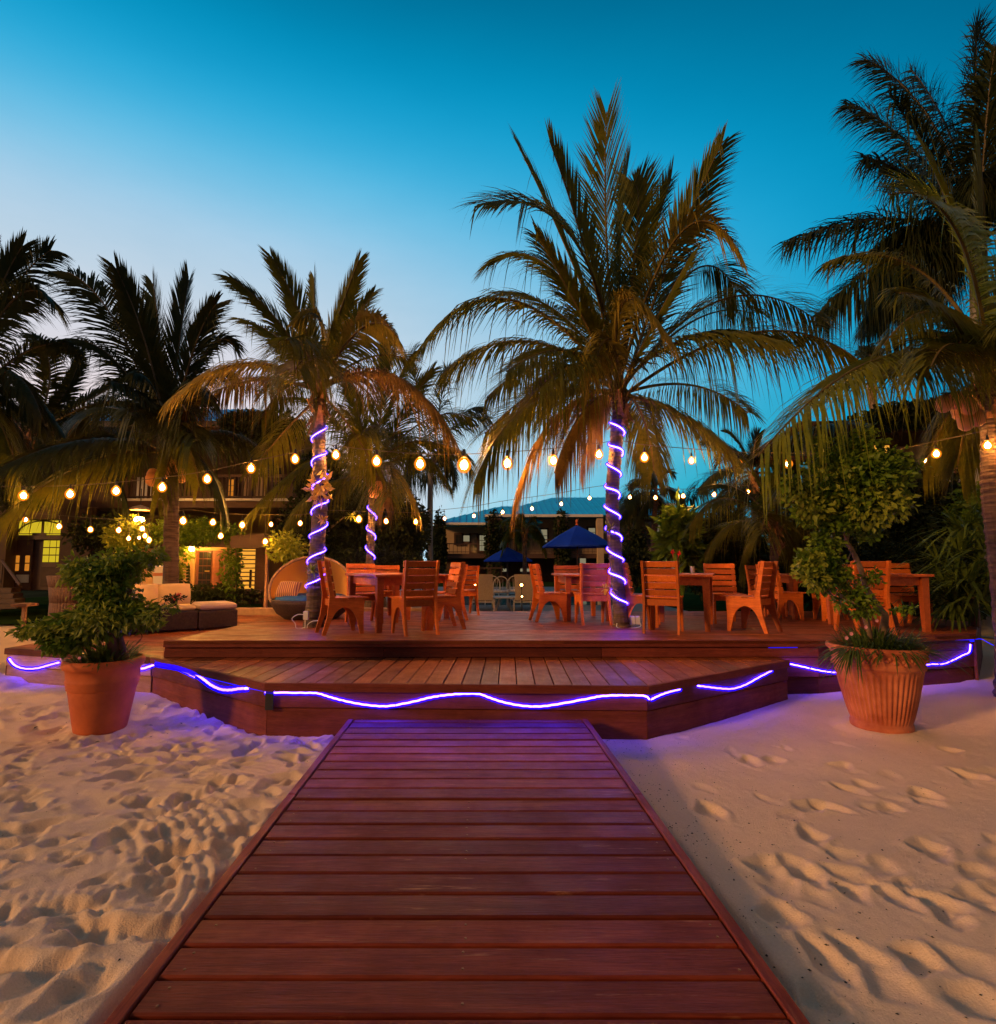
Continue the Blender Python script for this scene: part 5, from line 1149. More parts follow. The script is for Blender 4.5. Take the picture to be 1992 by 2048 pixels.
table(-1.224 + .5 * .0 + .37 - .33, 6.88 + .21 + .60, 120, 1.3, .85, 'wooden dining table left of the centre, its corner leg towards the beach')
table(-.98, 9.65, 115, 1.2, .85, 'second wooden table behind the left dining table')
chair(1.20, 8.83, 8, 'slat chair seen in profile left of the magenta lit chair')
chair(1.78, 8.30, 92, 'slat chair glowing magenta beside the blue lit tall palm')
chair(1.72, 10.05, 268, 'slat chair half hidden behind the small middle table')
table(1.80, 9.25, 92, 1.1, .8, 'wooden table between the profile chair and the magenta chair')
chair(2.42, 7.95, -22, 'reddish slat chair just right of the tall blue lit palm trunk')
chair(2.42, 7.08, 64, 'bright orange slat chair, back to the sand, near end of the right table')
chair(3.62, 7.22, 130, 'slat chair with splayed legs at the right side of the flower table')
chair(3.83, 8.45, 262, 'slat chair facing the beach behind the flower table')
P_ = Vector((3.02, 7.12)); e1 = Vector((.42, .906)); e2 = Vector((-.906, .42)); tc_ = P_ + e1 * .58 + e2 * .36
table(tc_.x, tc_.y, 65, 1.3, .85, 'wooden dining table with red flowers on it')
chair(5.05, 9.10, 10, 'dark slat chair seen side on at the far table right of the flower table')
chair(5.80, 8.95, 165, 'dark slat chair across the far table, partly behind the potted tree')
chair(5.25, 9.9, 280, 'slat chair at the back of the far table right of the flower table')
table(5.50, 9.55, 100, 1.0, .8, 'dim wooden table between the two dark far chairs')
chair(4.93, 7.05, 88, 'slat chair behind the trunk of the potted tree, back to the sand')
chair(6.35, 8.15, 265, 'slat chair at the far right, its two top slats above the table')
table(5.50, 7.60, 88, 1.1, .8, 'wooden table at the far right behind the ribbed pot')
# flowers and shaker
tz = zd(tc_.y) + .746
fv = root('flower_vase', (tc_.x - .12, tc_.y - .10, tz), 'glass vase of two red ginger flowers with green leaves on the right table', 'vase')
MB().lathe([(.001, 0), (.045, 0), (.05, .06), (.045, .11), (.040, .11), (.044, .06), (.001, .012)], 12, (fv.location.x, fv.location.y, tz)).build('glass', plain('green_glass', (.10, .16, .08), .15, .1, 4, 0), fv)
c = Vector(fv.location)
link('leaves', npmesh('leaves', [blades(c + Vector((0, 0, .05)), 22, .30, .035, 88, (.7, 1.5), .25, spreadr=.02)], BUSH), fv)
REDF = plain('red_petal', (.55, .012, .012), .5, .2, 20, 0)
for dx, dz_ in ((-.03, .27), (.06, .25)):
    m = MB()
    for k in range(7):
        a = k * .9; q = c + Vector((dx, 0, dz_)); o = Vector((math.cos(a), math.sin(a), 0)) * .028; s_ = Vector((-o.y, o.x, 0)) * .5
        m.add([q, q + o - s_ + Vector((0, 0, .02)), q + o * .3 + Vector((0, 0, .075 - .004 * k)), q + o + s_ + Vector((0, 0, .02))], [(0, 1, 2), (0, 2, 3)])
    m.tube([c + Vector((0, 0, .05)), c + Vector((dx, 0, dz_ + .02))], .005, 5); m.build('flower', REDF, fv)
sk = root('salt_shaker', (tc_.x - .36, tc_.y - .18, tz), 'small white shaker beside the flower vase', 'shaker')
MB().lathe([(.001, 0), (.016, 0), (.014, .05), (.001, .05)], 10, sk.location).build('body', WHITEP, sk); MB().lathe([(.015, .05), (.013, .065), (.001, .068)], 10, sk.location).build('cap', plain('chrome', (.5, .5, .5), .3, .1, 5, 0, .8), sk)
gl_ = root('drinking_glass', (tc_.x + .30, tc_.y + .35, tz), 'small glass at the far side of the flower table', 'glass')
MB().lathe([(.001, 0), (.03, 0), (.034, .10), (.031, .10), (.027, .006)], 12, gl_.location).build('glass', plain('clear_glass', (.30, .28, .25), .1, .1, 4, 0), gl_)

# ================================================================== daybed, sofa, lounge
WICK = plain('dark_wicker', (.050, .026, .018), .7, .4, 34, .9)
WICKL = plain('light_wicker', (.40, .22, .10), .65, .3, 30, .7)
CREAM = plain('cream_cushion', (.78, .52, .23), .85, .08, 5, .2)
CANV = plain('canopy_fabric', (.72, .47, .16), .8, .10, 3, .15)
p = ondeck(612, 1240); dbx, dby = p.x - .02, p.y + .35
db = root('canopy_daybed', (dbx, dby, zd(dby)), 'round wicker daybed under a glowing cream shell canopy', 'daybed')
MB().lathe([(.001, 0), (.42, 0), (.56, .10), (.66, .26), (.68, .33), (.62, .33), (.58, .28), (.001, .28)], 32, db.location).build('wicker_base', WICK, db, True)
MB().lathe([(.001, .405), (.50, .40), (.58, .37), (.60, .33), (.58, .30), (.001, .30)], 28, db.location).build('mattress', plain('blue_mattress', (.02, .10, .25), .8), db, True)
nv = Vector((.12, -.80, .56)).normalized(); ux = nv.orthogonal(); ux = Vector((1, 0, 0)) - nv * nv.x; ux.normalize(); uy = nv.cross(ux)
cc = Vector((dbx, dby, zd(dby) + .43)); m = MB(); NT, NP = 14, 36
def shellp(i, j, rr): 
    th = R(104) * i / NT; ph = 2 * math.pi * j / NP; d = -nv * math.cos(th) + (ux * math.cos(ph) + uy * math.sin(ph)) * math.sin(th)
    return cc + Vector((d.x * .70 * rr, d.y * .66 * rr, max(d.z * .66 * rr, -.12)))
for rr, inn in ((1, 0), (.965, 1)):
    v = [shellp(i, j, rr) for i in range(NT + 1) for j in range(NP)]
    m.add(v, [(i * NP + j, i * NP + (j + 1) % NP, (i + 1) * NP + (j + 1) % NP, (i + 1) * NP + j) for i in range(NT) for j in range(NP)])
m.build('canopy', TCANV, db, True)
MB().tube([shellp(NT, j, .985) for j in range(NP)] + [shellp(NT, 0, .985)], .024, 8).build('canopy_rim', WICKL, db, True)
for j in (20, 24, 28, 32):
    MB().tube([shellp(i, j, .955) for i in range(NT + 1)], .006, 5).build('seam', WICKL, db)
def cushion(name, c, d, rz, tilt, m, parent, fat=.5):
    n = 10; v = []; f = []
    for s in (-1, 1):
        for i in range(n + 1):
            for j in range(n + 1):
                a, b = -1 + 2 * i / n, -1 + 2 * j / n; k = (1 - a ** 4) ** .5 * (1 - b ** 4) ** .5
                pinch = 1 - .07 * (1 - abs(a)) * 0 - .06 * (a * a * b * b)
                v.append((a * d[0] / 2 * (1 - .04 * b * b), s * d[1] / 2 * k, b * d[2] / 2 * (1 - .05 * a * a)))
    q = (n + 1) ** 2
    for i in range(n):
        for j in range(n):
            a = i * (n + 1) + j; f += [(a, a + 1, a + n + 2, a + n + 1), (q + a, q + a + n + 1, q + a + n + 2, q + a + 1)]
    M = Matrix.Translation(c) @ Matrix.Rotation(rz, 4, 'Z') @ Matrix.Rotation(tilt, 4, 'X'); mb = MB(); mb.add([M @ Vector(x) for x in v], f); return mb.build(name, m, parent, True)
def stripemat():
    m, nt, p = material('striped_fabric'); tc = N(nt, 'ShaderNodeTexCoord'); w = N(nt, 'ShaderNodeTexWave'); w.bands_direction = 'X'; w.inputs['Scale'].default_value = 9; w.inputs['Distortion'].default_value = .6
    nt.links.new(tc.outputs['Object'], w.inputs[0]); nt.links.new(mixrgb(nt, rmp(nt, w.outputs[1], .35, .6), (.55, .28, .10), (.20, .05, .03)), p.inputs['Base Color']); p.inputs['Roughness'].default_value = .85; return m
pil = root('striped_pillow', (dbx - .28, dby - .25, zd(dby) + .5), 'orange striped pillow lying in the canopied daybed', 'pillow')
cushion('cover', (dbx - .30, dby - .30, zd(dby) + .50), (.42, .16, .30), R(-15), R(-35), stripemat(), pil)
pil = root('green_pillow', (dbx + .2, dby - .1, zd(dby) + .5), 'plain olive pillow behind the palm trunk in the daybed', 'pillow')
cushion('cover', (dbx + .18, dby - .20, zd(dby) + .50), (.40, .15, .28), R(10), R(-30), plain('olive_fabric', (.22, .20, .05), .85), pil)
so_ = root('lounge_sofa', (-4.6, 8.7, Z_STEP), 'low dark wicker lounge sofa with cream cushions on the side deck', 'sofa')
eS = Vector((.80, .60)); nS = Vector((-.60, .80)); aS = math.atan2(eS.y, eS.x); o = Vector((-4.78, 8.25))
def sb(name, s0, s1, n0, n1, z0, z1, m, ch=.02, parent=so_):
    c = o + eS * (s0 + s1) / 2 + nS * (n0 + n1) / 2
    ob = MB().box((0, 0, 0), (s1 - s0, n1 - n0, z1 - z0), ch=ch).build(name, m, parent, False); ob.location = (c.x, c.y, (z0 + z1) / 2); ob.rotation_euler = (0, 0, aS); return ob
sb('wicker_base', -.45, .62, 0, .85, Z_STEP + .02, .725, WICK); sb('wicker_back', -.45, .62, .80, .92, Z_STEP + .02, .92, WICK)
for q in ((-.42, .04), (.56, .04), (.56, .78)): sb('foot', q[0], q[0] + .05, q[1], q[1] + .05, Z_STEP, Z_STEP + .03, BLACKP, 0)
sb('seat_cushion', -.42, .60, .04, .80, .727, .80, CREAM, .025)
for s0 in (-.30, .16):
    c = o + eS * (s0 + .22) + nS * .62; cushion('back_cushion', (c.x, c.y, .955), (.47, .16, .36), aS, R(-18), CREAM, so_)
ot = root('ottoman', (o.x + eS.x, o.y + eS.y, Z_STEP), 'square wicker ottoman with pale cushion at the right end of the sofa', 'ottoman')
sb('wicker_base', .64, 1.20, -.02, .70, Z_STEP + .02, .72, WICK, .02, ot); sb('cushion', .65, 1.19, -.01, .69, .722, .82, plain('pale_cushion', (.62, .44, .30), .85, .08, 5, .2), .03, ot)
sb('foot', .66, .72, 0, .06, Z_STEP, Z_STEP + .03, BLACKP, 0, ot); sb('foot', 1.12, 1.18, 0, .06, Z_STEP, Z_STEP + .03, BLACKP, 0, ot)
tp = o + eS * -.02 + nS * -.0
cf = root('flower_bowl', (o.x + eS.x * .3, o.y + eS.y * .3 + .08, .80), 'dark glass pot with small red flowers on the sofa table', 'pot')
c = Vector((o.x + eS.x * .30 + nS.x * .12, o.y + eS.y * .30 + nS.y * .12, .802)); MB().lathe([(.001, 0), (.05, 0), (.055, .10), (.048, .10), (.001, .09)], 12, c).build('pot', GLASSD, cf)
link('leaves', npmesh('leaves', [clump(c + Vector((0, 0, .13)), (.15, .12, .05), 90, .06, .5, 2, .2, .2, 5, 3)], DARKL), cf); link('flower', npmesh('flower', [clump(c + Vector((.05, 0, .15)), (.08, .08, .04), 30, .04, .5, 1.4, 0, .3, 5, 4)], REDF), cf)
la = dat(302, 1100, 10.6); ln = root('table_lantern', (la.x, la.y, la.z - .18), 'pale cylindrical lantern with a red mark glowing behind the sofa', 'lantern')
MB().lathe([(.001, -.20), (.075, -.20), (.085, .17), (.001, .17)], 14, la).build('shade', emit('lantern_shade', (1, .42, .12), .62), ln); MB().lathe([(.0852, -.01), (.0858, .05)], 14, la).build('red_mark', emit('lantern_mark', (.9, .16, .03), .5), ln)
MB().lathe([(.09, .17), (.09, .19), (.001, .20)], 14, la).build('lid', TRIMW, ln); MB().lathe([(.10, -.20), (.03, -.22), (.02, -.55), (.10, -.60), (.001, -.60)], 12, la).build('stand', DARKW, ln)
wc = dat(118, 1180, 8.9); wz = .12
wr = root('wicker_armchair', (wc.x, wc.y, wz), 'tall backed dark wicker chair standing on sand left of the bushy pot', 'chair')
m = MB(); n = 14; v = []
for k, (w_, z) in enumerate(((.24, .0), (.25, .35), (.245, .7), (.27, .95), (.31, 1.13))):
    for i in range(n + 1):
        a = R(200 + 140 * i / n); v.append((wc.x + w_ * math.cos(a) * 1.05, wc.y + w_ * math.sin(a) * .8 + .1, wz + z))
for k in range(4):
    for i in range(n): m.add([v[k * (n + 1) + i], v[k * (n + 1) + i + 1], v[(k + 1) * (n + 1) + i + 1], v[(k + 1) * (n + 1) + i]], [(0, 1, 2, 3)])
BRW = plain('brown_wicker', (.15, .075, .045), .7, .3, 40, .8)
ob = m.build('backrest', BRW, wr, True); md = ob.modifiers.new('thickness', 'SOLIDIFY'); md.thickness = .04; md.offset = -1
MB().box((wc.x, wc.y + .22, wz + .36), (.5, .5, .14), ch=.02).build('seat', BRW, wr)
for a in (-.2, .2):
    for b in (.05, .42): MB().box((wc.x + a, wc.y + b, wz + .14), (.04, .04, .30)).build('leg', DARKW, wr)
st = dat(45, 1190, 9.2); sr = root('side_table', (st.x, st.y, .12), 'small post legged side table at the far left', 'table')
MB().box((st.x, st.y, dat(45, 1156, 9.2).z), (.26, .26, .05), ch=.01).build('top', RAWW, sr); MB().box((st.x, st.y, (dat(45, 1158, 9.2).z + .14) / 2), (.05, .05, dat(45, 1158, 9.2).z - .14)).build('leg', RAWW, sr)
# ---- loungers with little lamps, umbrellas, garden chairs
LF = plain('lounger_mesh', (.20, .17, .13), .85, .15, 30, .4); METW = plain('pale_metal', (.36, .33, .28), .5, .1, 4, 0)
def lounger(px, lab):
    Y_ = 14.0; x = onY(px, Y_); z0 = .225
    r = root('sun_lounger', (x, Y_, z0), lab, 'sun lounger', 'sun loungers behind the deck')
    M = Matrix.Translation((x, Y_ + .1, z0 + .62)) @ Matrix.Rotation(R(-22), 4, 'X')
    MB().box((0, 0, 0), (.50, .03, .70), M=M).build('backrest', LF, r); MB().box((x, Y_ + .85, z0 + .32), (.52, 1.3, .05)).build('bed', LF, r)
    for s in (-1, 1):
        MB().box((x + s * .28, Y_ + .7, z0 + .30), (.035, 1.6, .05)).build('side_rail', METW, r)
        for y in (0, 1.35): MB().box((x + s * .28, Y_ + y, z0 + .15), (.035, .035, .30)).build('leg', METW, r)
    MB().box((x, Y_ - .05, z0 + .26), (.56, .03, .03)).build('cross_rail', METW, r)
lounger(966, 'grey mesh sun lounger with raised back, left one of the pair'); lounger(1049, 'grey mesh sun lounger with raised back beside the profile chair')
def glowlamp(px, py, Y_, lab, s=1.0):
    c = at(px, py, Y_); r = root('garden_lamp', (c.x, c.y, c.z - .1), lab, 'lamp', 'small lamps by the pool')
    MB().lathe([(.001, .03 * s), (.026 * s, .02 * s), (.03 * s, -.01 * s), (.001, -.03 * s)], 8, c).build('lamp_glass', emit('lamp_flame', BULB, 60), r)
    MB().tube([c - Vector((0, 0, .03)), Vector((c.x, c.y, .23))], .012, 5).build('stake', BLACKP, r)
glowlamp(951, 1170, 13.6, 'small glowing lamp at the top left of the left lounger'); glowlamp(1043, 1170, 13.6, 'small glowing lamp at the top of the right lounger')
glowlamp(950, 1193, 13.5, 'faint glint made as a glowing bead low beside the left lounger', .5); glowlamp(1044, 1193, 13.5, 'faint glint made as a glowing bead low behind the right lounger', .6)  # lower glints of the two lamps, made as small glowing beads
def gchair(px, Y_, lab):
    x = onY(px, Y_); z0 = .237; r = root('garden_chair', (x, Y_, z0), lab, 'chair', 'pale metal garden chairs by the pool')
    b = MB(); pts = [(x + .22 * math.cos(R(a)), Y_ - .2, z0 + .60 + .26 * math.sin(R(a))) for a in range(0, 181, 15)]
    b.tube([(x + .22, Y_ - .2, z0 + .42)] + pts + [(x - .22, Y_ - .2, z0 + .42)], .015, 5)
    for k in (-.12, -.04, .04, .12): b.tube([(x + k, Y_ - .2, z0 + .42), (x + k * 1.3, Y_ - .2, z0 + .78)], .008, 4)
    b.build('backrest', METW, r); MB().box((x, Y_, z0 + .44), (.44, .42, .06), ch=.02).build('seat', plain('white_cushion', (.55, .5, .42), .8), r)
    for s in (-1, 1):
        for t in (-.18, .18): MB().tube([(x + s * .18, Y_ + t, z0 + .43), (x + s * .21, Y_ + t * 1.1, z0)], .013, 5).build('leg', METW, r)
gchair(1001, 15.3, 'pale metal garden chair in the middle between the loungers'); gchair(984, 15.9, 'pale metal garden chair behind the left lounger'); gchair(1028, 15.9, 'pale metal garden chair behind the right lounger')
x = onY(1006, 14.4); gt = root('garden_table', (x, 14.4, .225), 'low oval metal garden table between the two loungers', 'table')
MB().lathe([(.001, .34), (.42, .34), (.43, .37), (.001, .375)], 20, gt.location).build('top', METW, gt)
for a in (45, 135, 225, 315): MB().tube([(x + .12 * math.cos(R(a)), 14.4 + .12 * math.sin(R(a)), .57), (x + .30 * math.cos(R(a)), 14.4 + .3 * math.sin(R(a)), .225)], .014, 5).build('leg', METW, gt)
BLUEF = plain('blue_canvas', (.002, .040, .46), .8, .12, 4, .1)
def umbrella(px, pyTop, pyEave, Y_, rad, lab):
    t = at(px, pyTop, Y_); e = at(px, pyEave, Y_); r = root('patio_umbrella', (t.x, Y_, .2), lab, 'umbrella', 'blue umbrellas by the pool')
    n = 8; v = [(t.x, Y_, t.z)]; f = []
    for k in range(n):
        a = 2 * math.pi * (k + .5) / n
        v.append((t.x + rad * .55 * math.cos(a), Y_ + rad * .55 * math.sin(a), t.z - (t.z - e.z) * .50)); 
    for k in range(n):
        a = 2 * math.pi * (k + .5) / n; v.append((t.x + rad * math.cos(a), Y_ + rad * math.sin(a), e.z))
    for k in range(n):
        a = 2 * math.pi * (k + .5) / n; v.append((t.x + rad * 1.0 * math.cos(a), Y_ + rad * math.sin(a), e.z - .05))
    for k in range(n):
        j = (k + 1) % n; f += [(0, 1 + k, 1 + j), (1 + k, 1 + n + k, 1 + n + j, 1 + j), (1 + n + k, 1 + 2 * n + k, 1 + 2 * n + j, 1 + n + j)]
    ob = link('canopy', mesh('canopy', v, f, BLUEF), r); md = ob.modifiers.new('thickness', 'SOLIDIFY'); md.thickness = .015
    MB().tube([(t.x, Y_, .2), (t.x, Y_, t.z + .02)], .03, 8).build('pole', DARKW, r); MB().lathe([(.001, .20), (.04, .16), (.05, .10), (.03, .05), (.06, 0)], 8, (t.x, Y_, t.z)).build('finial', TERRA, r)
    for k in range(n):
        a = 2 * math.pi * (k + .5) / n; MB().tube([(t.x, Y_, t.z - .45), (t.x + rad * .9 * math.cos(a), Y_ + rad * .9 * math.sin(a), e.z + .03)], .012, 4).build('rib', DARKW, r)
umbrella(1154, 1050, 1092, 18., 1.18, 'larger blue patio umbrella with a round finial, left of the tall palm')
umbrella(1015, 1094, 1121, 22., 1.02, 'smaller blue patio umbrella in front of the hotel')

# ================================================================== the two big pots
lpx, lpy = -3.27, 4.96; lz0 = sand_z(lpx, lpy + .0) - .03
lz0 = .0
lp0 = root('terracotta_pot', (lpx, lpy, lz0), 'plain ringed terracotta pot on the sand at the left', 'pot')
SX = .86; SZ = .97
prof = [(.001, 0), (.228, 0), (.236, .03), (.300, .37), (.300, .378), (.314, .385), (.304, .395), (.319, .405), (.309, .415), (.325, .427), (.314, .44), (.330, .452), (.320, .465), (.330, .555), (.350, .562), (.362, .585), (.362, .625), (.345, .638), (.325, .638), (.318, .60), (.31, .56), (.001, .56)]
prof = [(r_ * SX, z_ * SZ) for r_, z_ in prof]
MB().lathe(prof, 48, (lpx, lpy, lz0)).build('pot_body', TERRA, lp0, True); MB().lathe([(.275, .567), (.17, .58), (.001, .585)], 24, (lpx, lpy, lz0)).build('soil', SOIL, lp0)
rpx, rpy = 3.62, 5.02; rz0 = .0
rp0 = root('terracotta_pot', (rpx, rpy, rz0), 'fluted terracotta pot with fruit relief on the sand at the right', 'pot')
def flute(r, z, a):
    if .075 < z < .53:
        k = .5 + .5 * math.cos(a * 46); w = min(1, (z - .075) / .05, (.53 - z) / .06); return r - .019 * w * (1 - k) ** 1.5
    return r
prof = [(.001, 0), (.268, 0), (.278, .015), (.278, .055), (.270, .065), (.272, .08)] + [(.272 + (.398 - .272) * ((z - .08) / .47) ** .85, z) for z in (.10, .12, .15, .20, .25, .30, .35, .40, .45, .49, .52, .55)] + [(.412, .558), (.420, .572), (.412, .588), (.405, .60), (.425, .69), (.452, .705), (.460, .722), (.456, .745), (.44, .752), (.415, .745), (.40, .70), (.001, .68)]
prof = [(r_ * .84, z_ * .97) for r_, z_ in prof]
MB().lathe(prof, 184, (rpx, rpy, rz0), flute).build('pot_body', TERRA2, rp0, True)
MB().lathe([(.325, .68), (.16, .69), (.001, .70)], 24, (rpx, rpy, rz0)).build('soil', SOIL, rp0)
def blob(c, r, n=8): return MB().lathe([(.001, r), (r * .6, r * .8), (r, 0), (r * .6, -r * .8), (.001, -r)], n, c)
rl = MB()
for base in (-168, -150, -132, -110, -95, -80, -62, -45, -28):
    for k in range(4):
        a = R(base + rf.uniform(-5, 5)); rr = .352; q = Vector((rpx + rr * math.cos(a), rpy + rr * math.sin(a), .625 + rf.uniform(-.02, .025))); r_ = rf.uniform(.013, .021)
        b = blob(q, r_); rl.add(b.v, b.f)
rl.build('fruit_relief', TERRA2, rp0, True)
def limb(m, pts, r0, r1, n=8):
    w = smooth_path(pts, 6); m.tube(w, [r0 + (r1 - r0) * i / (len(w) - 1) + .002 * math.sin(i * 1.9) for i in range(len(w))], n); return w
def tp14(u, v, Y_): return at(1500 + u * .2584, 850 + v * .2584, Y_)
# right: flowering tree in the fluted pot
pt = root('potted_tree', (rpx, rpy, .70), 'leafy tree with a twisting pale trunk growing from the fluted pot', 'tree')
m = MB()
limb(m, [(rpx + .03, rpy, .70), tp14(1045, 1500, 4.92), tp14(1010, 1430, 4.9), tp14(905, 1270, 4.92), tp14(855, 1110, 4.95), tp14(790, 970, 4.95), tp14(748, 890, 4.95), tp14(780, 760, 4.95), tp14(800, 600, 4.95)], .032, .014)
limb(m, [(rpx - .06, rpy - .05, .70), tp14(870, 1450, 4.8), tp14(740, 1345, 4.78), tp14(640, 1290, 4.78), tp14(560, 1270, 4.78)], .022, .008)
limb(m, [(rpx - .02, rpy, .70), tp14(880, 1400, 4.86), tp14(780, 1310, 4.86), tp14(700, 1200, 4.85), tp14(660, 1060, 4.85), tp14(645, 880, 4.85), tp14(660, 700, 4.85)], .015, .008)
limb(m, [tp14(790, 970, 4.93), tp14(750, 1080, 4.9), tp14(800, 1200, 4.9), tp14(870, 1270, 4.9)], .007, .005, 6); limb(m, [tp14(700, 860, 4.9), tp14(690, 1000, 4.88), tp14(650, 1050, 4.88), tp14(670, 1180, 4.87)], .008, .005, 6)
limb(m, [tp14(748, 890, 4.95), tp14(700, 780, 4.9), tp14(600, 600, 4.9), tp14(520, 480, 4.85)], .012, .005, 6); limb(m, [tp14(780, 760, 4.95), tp14(900, 650, 4.95), tp14(1050, 520, 4.95)], .012, .005, 6)
for k in range(14):
    u, v = rf.uniform(420, 1150), rf.uniform(180, 700); limb(m, [tp14(790, 700, 4.95), tp14((790 + u) / 2, (700 + v) / 2 + 20, 4.9 + rf.uniform(-.1, .1)), tp14(u, v, 4.9 + rf.uniform(-.25, .2))], .007, .002, 5)
m.build('trunk', BARKS, pt, True)
def clumps(lst, seed, lump=7):
    out = []
    for i, (u, v, ru, rv, n, sz, Y_) in enumerate(lst):
        c = tp14(u, v, Y_); k = .2584 * Y_ / FPX; out.append(clump(c, (ru * k * 1.16, max(.12, ru * k * .8), rv * k * 1.16), int(n * 1.25), sz, .60, 1.75, .35, .25, lump, seed + i))
    return out
lst = [(800, 430, 400, 270, 3000, .062, 4.9), (760, 160, 240, 110, 500, .058, 4.95), (480, 620, 130, 130, 420, .064, 4.8), (980, 620, 180, 170, 700, .064, 4.85), (1170, 330, 160, 70, 260, .055, 4.9), (330, 500, 100, 60, 150, .06, 4.85), (700, 730, 140, 90, 330, .062, 4.8),
       (440, 1070, 70, 110, 220, .06, 4.78), (560, 1180, 110, 90, 300, .06, 4.78), (520, 1250, 60, 40, 90, .055, 4.78), (860, 1370, 120, 90, 260, .055, 4.8), (700, 1140, 60, 90, 130, .055, 4.8), (940, 1190, 50, 70, 90, .05, 4.9), (1170, 1420, 60, 30, 40, .055, 4.8), (700, 1370, 50, 60, 60, .05, 4.8), (600, 880, 110, 90, 170, .055, 4.85), (560, 960, 90, 110, 170, .058, 4.8), (880, 830, 120, 70, 140, .055, 4.9), (620, 1060, 70, 100, 110, .052, 4.85), (760, 1250, 60, 80, 80, .05, 4.85), (300, 420, 60, 40, 40, .05, 4.8), (1150, 240, 80, 40, 60, .05, 4.9), (560, 260, 110, 70, 90, .055, 4.9), (880, 50, 90, 50, 60, .05, 4.95)]
link('foliage', npmesh('foliage', clumps(lst, 300), BUSH), pt)
lst = [(760, 560, 400, 230, 420, .062, 4.72), (860, 500, 300, 180, 200, .06, 4.70), (1060, 600, 120, 150, 110, .06, 4.7), (470, 640, 110, 110, 90, .06, 4.7), (490, 1140, 120, 110, 130, .058, 4.7), (520, 1050, 60, 60, 40, .058, 4.7)]
link('young_leaves', npmesh('young_leaves', clumps(lst, 340), BUSHL), pt)
gr = root('border_grass', (rpx, rpy, .72), 'tuft of grassy border plant with small pink flowers in the fluted pot', 'plant')
link('blades', npmesh('blades', [blades((rpx, rpy, .71), 620, .33, .012, 401, (.15, 1.35), .75, spreadr=.31), blades((rpx + .08, rpy - .12, .70), 220, .35, .014, 402, (.0, 1.0), .85, spreadr=.25), blades((rpx - .26, rpy - .12, .70), 70, .34, .012, 403, (-.2, .7), 1.1, spreadr=.1, az=(2.6, 4.4))], GRASSL), gr)
PINK = plain('pink_petal', (.75, .30, .33), .6, .1, 5, 0)
for (u, v) in ((745, 1648), (782, 1616), (980, 1513), (895, 1565)):
    c = tp14(u, v, 4.55 if v > 1600 else 4.75); m = MB()
    for k in range(5):
        a = k * 1.257; d = Vector((math.cos(a), -.25, math.sin(a))) * .017; s_ = Vector((-math.sin(a), 0, math.cos(a))) * .009; m.add([c, c + d * .7 - s_, c + d, c + d * .7 + s_], [(0, 1, 2, 3)])
    m.build('flower', PINK, gr)
# left: bushy shrub in the ringed pot
def p2z(u, v, Y_): return at(u * .26261, 850 + v * .26261, Y_)
sh = root('potted_shrub', (lpx, lpy, .6), 'bushy green shrub with a thick stem growing from the plain pot', 'shrub')
m = MB()
limb(m, [(lpx + .14, lpy, .58), p2z(860, 1640, 4.86), p2z(850, 1480, 4.86), p2z(830, 1250, 4.86), p2z(850, 1050, 4.86)], .06, .02)
limb(m, [(lpx + .20, lpy, .58), p2z(915, 1620, 4.86), p2z(900, 1450, 4.86), p2z(1000, 1250, 4.86)], .03, .012); limb(m, [(lpx - .1, lpy, .58), p2z(600, 1600, 4.8), p2z(430, 1560, 4.7)], .02, .008)
limb(m, [p2z(870, 1060, 4.86), p2z(1000, 1030, 4.85), p2z(1100, 1060, 4.85), p2z(1190, 1000, 4.85)], .012, .004, 6); limb(m, [p2z(1040, 1560, 4.8), p2z(1080, 1620, 4.75), p2z(960, 1740, 4.75)], .005, .004, 5)
m.build('stem', plain('shrub_stem', (.10, .055, .04), .85, .3, 12, .5), sh, True)
def clumps2(lst, seed, asp=2.3):
    out = []
    for i, (u, v, ru, rv, n, sz, Y_) in enumerate(lst):
        c = p2z(u, v, Y_); k = .26261 * Y_ / FPX; out.append(clump(c, (ru * k, max(.11, ru * k * .7), rv * k), int(n * .8), sz, .58, asp, .55, .1, 10, seed + i))
    return out
lst = [(800, 1130, 260, 190, 1700, .072, 4.86), (1000, 1060, 150, 130, 600, .07, 4.86), (1160, 990, 90, 90, 180, .062, 4.84), (590, 1090, 80, 100, 220, .07, 4.84), (830, 1360, 230, 170, 1400, .074, 4.84), (950, 1470, 220, 120, 800, .072, 4.8), (1120, 1440, 130, 110, 380, .07, 4.78), (620, 1530, 260, 130, 1200, .074, 4.74),
       (380, 1550, 180, 80, 480, .07, 4.68), (220, 1560, 90, 50, 110, .066, 4.62), (480, 1640, 180, 100, 520, .07, 4.68), (1290, 1390, 60, 30, 60, .055, 4.85)]
link('foliage', npmesh('foliage', clumps2(lst, 500), BUSH), sh)
lst = [(640, 1500, 330, 120, 240, .07, 4.58), (800, 1420, 260, 160, 200, .07, 4.64), (540, 1120, 90, 90, 60, .07, 4.75), (700, 1200, 200, 200, 110, .066, 4.68), (400, 1540, 220, 70, 130, .07, 4.55), (1150, 1460, 130, 90, 70, .066, 4.66), (890, 1010, 120, 60, 60, .06, 4.72)]
link('young_leaves', npmesh('young_leaves', clumps2(lst, 540, 2.5), BUSHL), sh)
gr2 = root('border_grass', (lpx, lpy, .62), 'low fern like ground plant round the rim of the plain pot', 'plant')
link('blades', npmesh('blades', [blades((lpx, lpy, .60), 420, .26, .016, 601, (.2, 1.3), .6, spreadr=.25)], GRASSL), gr2)
c = p2z(605, 1775, 4.55); blob(c, .012).build('flower', PINK, gr2)

